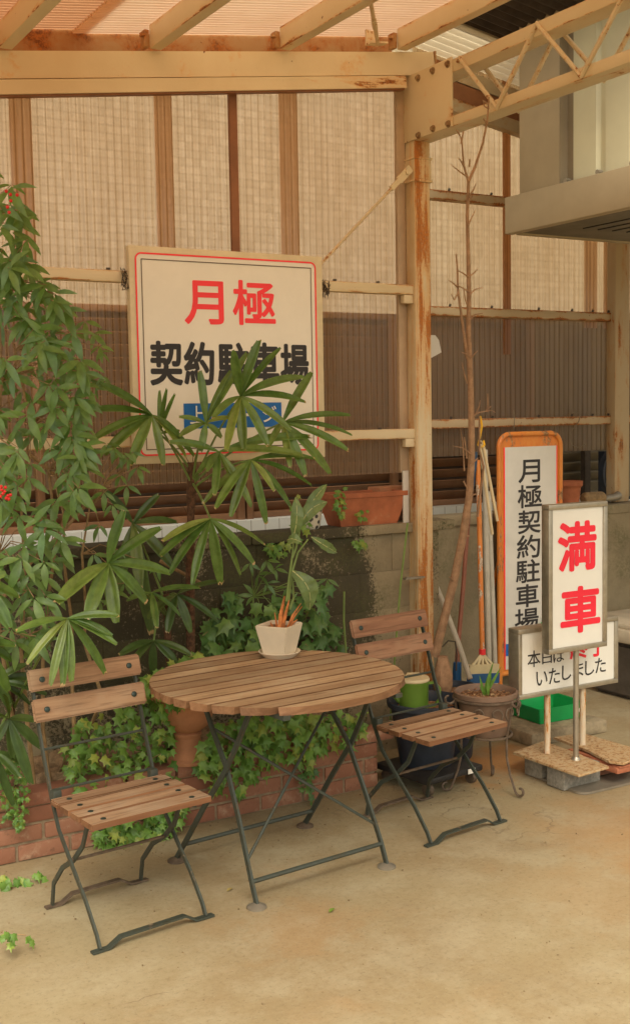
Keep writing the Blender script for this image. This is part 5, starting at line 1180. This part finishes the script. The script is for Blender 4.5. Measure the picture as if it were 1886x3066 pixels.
for P in tw_:
    b = MB(); n = len(P); b.tube([dy(x, y, sy(y)-.012-.01*i) for i, (x, y) in enumerate(P)], [max(.9, 2.3-.7*i)*px2m(4.4) for i in range(n)], 5); b.obj('twig', M['trunk'], sp)
# poles and tools leaning between sapling and tall sign
def pole(name, label, cat, pts, Y0, Y1, r, m, extra=None):
    n = len(pts); P = [dy(x, y, Y0+(Y1-Y0)*i/(n-1)) for i, (x, y) in enumerate(pts)]
    root = wthing(name, label, cat, P[-1]); b = MB(); b.tube(P, r, 10); b.obj('shaft', m, root); return root, P
r_, P = pole('lopper', 'red-brown pole with dark blue grip leaning behind the sapling', 'pole tool', [(1127, 1185), (1112, 1400), (1098, 1560), (1095, 1640)], 5.15, 4.95, .0125, M['redbrown'])
b = MB(); b.tube([dy(1140, 1085, 5.10), dy(1137, 1110, 5.11), dy(1132, 1160, 5.12), dy(1128, 1185, 5.14)], [.013, .018, .017, .015], 10); b.obj('grip', M['bluegrip'], r_)
b = MB(); b.tube([dy(1097, 1590, 4.94), dy(1095, 1650, 4.94)], [.022, .026], 10); b.obj('brush', M['bluep'], r_)
r_, P = pole('rake', 'orange flaking pole with cream plastic rake head and blue bristles', 'rake', [(1146, 1105), (1150, 1250), (1153, 1400), (1157, 1562)], 5.12, 4.88, .0135, M['orange_pole'])
hb_ = dy(1157, 1562, 4.88); b = MB(); b.tube([hb_+Vector((0, 0, .01)), hb_-Vector((0, 0, .02))], .018, 12); b.obj('collar', M['red'], r_)
b = MB()
for xe in (1128, 1143, 1158, 1174, 1190): b.strip([hb_-Vector((0, 0, .015)), dy(xe, 1604, 4.86)], .012, .008, (1, 0, 0))
b.strip([dy(1124, 1608, 4.86), dy(1194, 1604, 4.86)], .05, .022, (0, 0, 1)); b.obj('head', M['rake'], r_)
b = MB(); b.strip([dy(1124, 1630, 4.86), dy(1194, 1626, 4.86)], .055, .03, (0, 0, 1)); b.obj('bristles', M['bluep'], r_)
pole('pipe', 'grey plastic pipe leaning right beside the orange rake pole', 'pipe', [(1163, 1080), (1166, 1300), (1172, 1560), (1173, 1650)], 5.3, 5.0, .0165, M['pvc'])
pole('pipe', 'second grey pipe standing against the tall orange sign frame', 'pipe', [(1172, 1180), (1178, 1350), (1186, 1560), (1188, 1650)], 5.36, 5.1, .0150, M['pvc'])
pole('pipe', 'pale grey pipe leaning steeply from the rusty post down to the right', 'pipe', [(1035, 1380), (1060, 1440), (1100, 1545), (1128, 1630)], 5.0, 4.7, .0145, M['pvc'])
b = MB()
for a_, b_2 in (((1435, 1330), (1473, 1600)), ((1446, 1335), (1488, 1560))): b.tube([on_y(*a_, 4.95), on_y(*b_2, 4.93)], .0085, 8)
b.tube(spiral(on_y(1437, 1328, 4.95), (1, 0, 0), (0, 0, 1), .014, .014, 0, 6.2), .004, 6); tag(b.obj('tongs', M['can_lid']), 'long cream tongs hanging on the yellow strap from the sapling', 'tongs')
b = MB(); b.tube([dy(1152, 1000, 4.58), dy(1156, 1022, 4.55), dy(1152, 1045, 4.55), dy(1147, 1068, 4.56), dy(1156, 1074, 4.9), dy(1162, 1068, 4.92), dy(1160, 1058, 4.93)], .0055, 6); tag(b.obj('strap', M['yellow']), 'yellow plastic strap looped round the sapling', 'strap')
b = MB(); b.tube([dy(x, y, 5.66) for x, y in ((1368, 992), (1382, 988), (1392, 995), (1388, 1012), (1374, 1030), (1366, 1050), (1372, 1068), (1388, 1074), (1404, 1066))], .003, 5); tag(b.obj('wire_loop', M['wire']), 'loose loop of pale wire hanging from the lower far rail', 'wire')
b = MB(); b.tube([dy(1232, 985, 5.68), dy(1234, 1005, 5.66), dy(1233, 1030, 5.66)], .003, 5); tag(b.obj('wire_end', M['wire']), 'short wire end twisted on the lower far rail', 'wire')
b = MB(); b.tube([dy(975, 1386, 4.80), dy(1010, 1386, 4.80)], .004, 6); b.box(dy(992, 1387, 4.815), (.12, .035, .008)); tag(b.obj('small_shelf', M['steel_dark']), 'small steel tab fixed low on the rusty post', 'tab')
b = MB(); hk = dy(1075, 1560, 4.78); b.tube([dy(1040, 1545, 4.66), dy(1062, 1552, 4.66), dy(1075, 1538, 4.66), dy(1092, 1540, 4.66), dy(1096, 1570, 4.66), dy(1094, 1610, 4.66)], .004, 6); tag(b.obj('iron_hook', M['darkwire']), 'thin bent iron hook rising from the sapling pot', 'hook')
b = MB(); p = on_z(1460, 2185, 0); b.box((p.x, p.y, .05), (.10, .06, .10), bev=.02)
for k in range(40): x = p.x+random.uniform(-.05, .05); y = p.y+random.uniform(-.03, .03); b.tube([(x, y, .06), (x+random.uniform(-.02, .02), y, .0)], .004, 4)
tag(b.obj('brush_head', M['bluegrip']), 'blue grey brush head on the rusty patch under the iron stand', 'brush')
# scattered dry leaves on the pavement
for k, (x, y, mt, lb) in enumerate(((790, 2190, 'ivy', 'small green leaf on the pavement in front of the table'), (545, 2140, 'dryleaf', 'curled dry leaf on the pavement beneath the table'))):
    p = dz(x, y, .004); b = MB(); b.open = True; leaf(b, p, p+Vector((.03, .008, .004)), .016, (0, 0, 1), .3, .1); tag(b.obj('fallen_leaf', M[mt]), lb, 'leaf')

# fine grit and leaf crumbs lying on the pavement
b = MB()
for k in range(420):
    x, y = random.uniform(.9, 4.6), random.uniform(1.7, 4.4)
    if random.random() < .5: y = 4.44 - abs(random.gauss(0, .25)); x = random.uniform(1.0, 3.6)
    r_ = random.uniform(.0012, .0042); b.box((x, y, r_*.5), (r_*random.uniform(1, 2.6), r_*random.uniform(.8, 1.6), r_), rot=(0, random.uniform(-.3, .3), random.uniform(0, 3)))
tag(b.obj('pavement_grit', m_plain('grit', (.24, .17, .09), .9, .5, 60, 0, .1)), 'fine grit and crumbs scattered over the pavement', 'grit', kind='stuff')
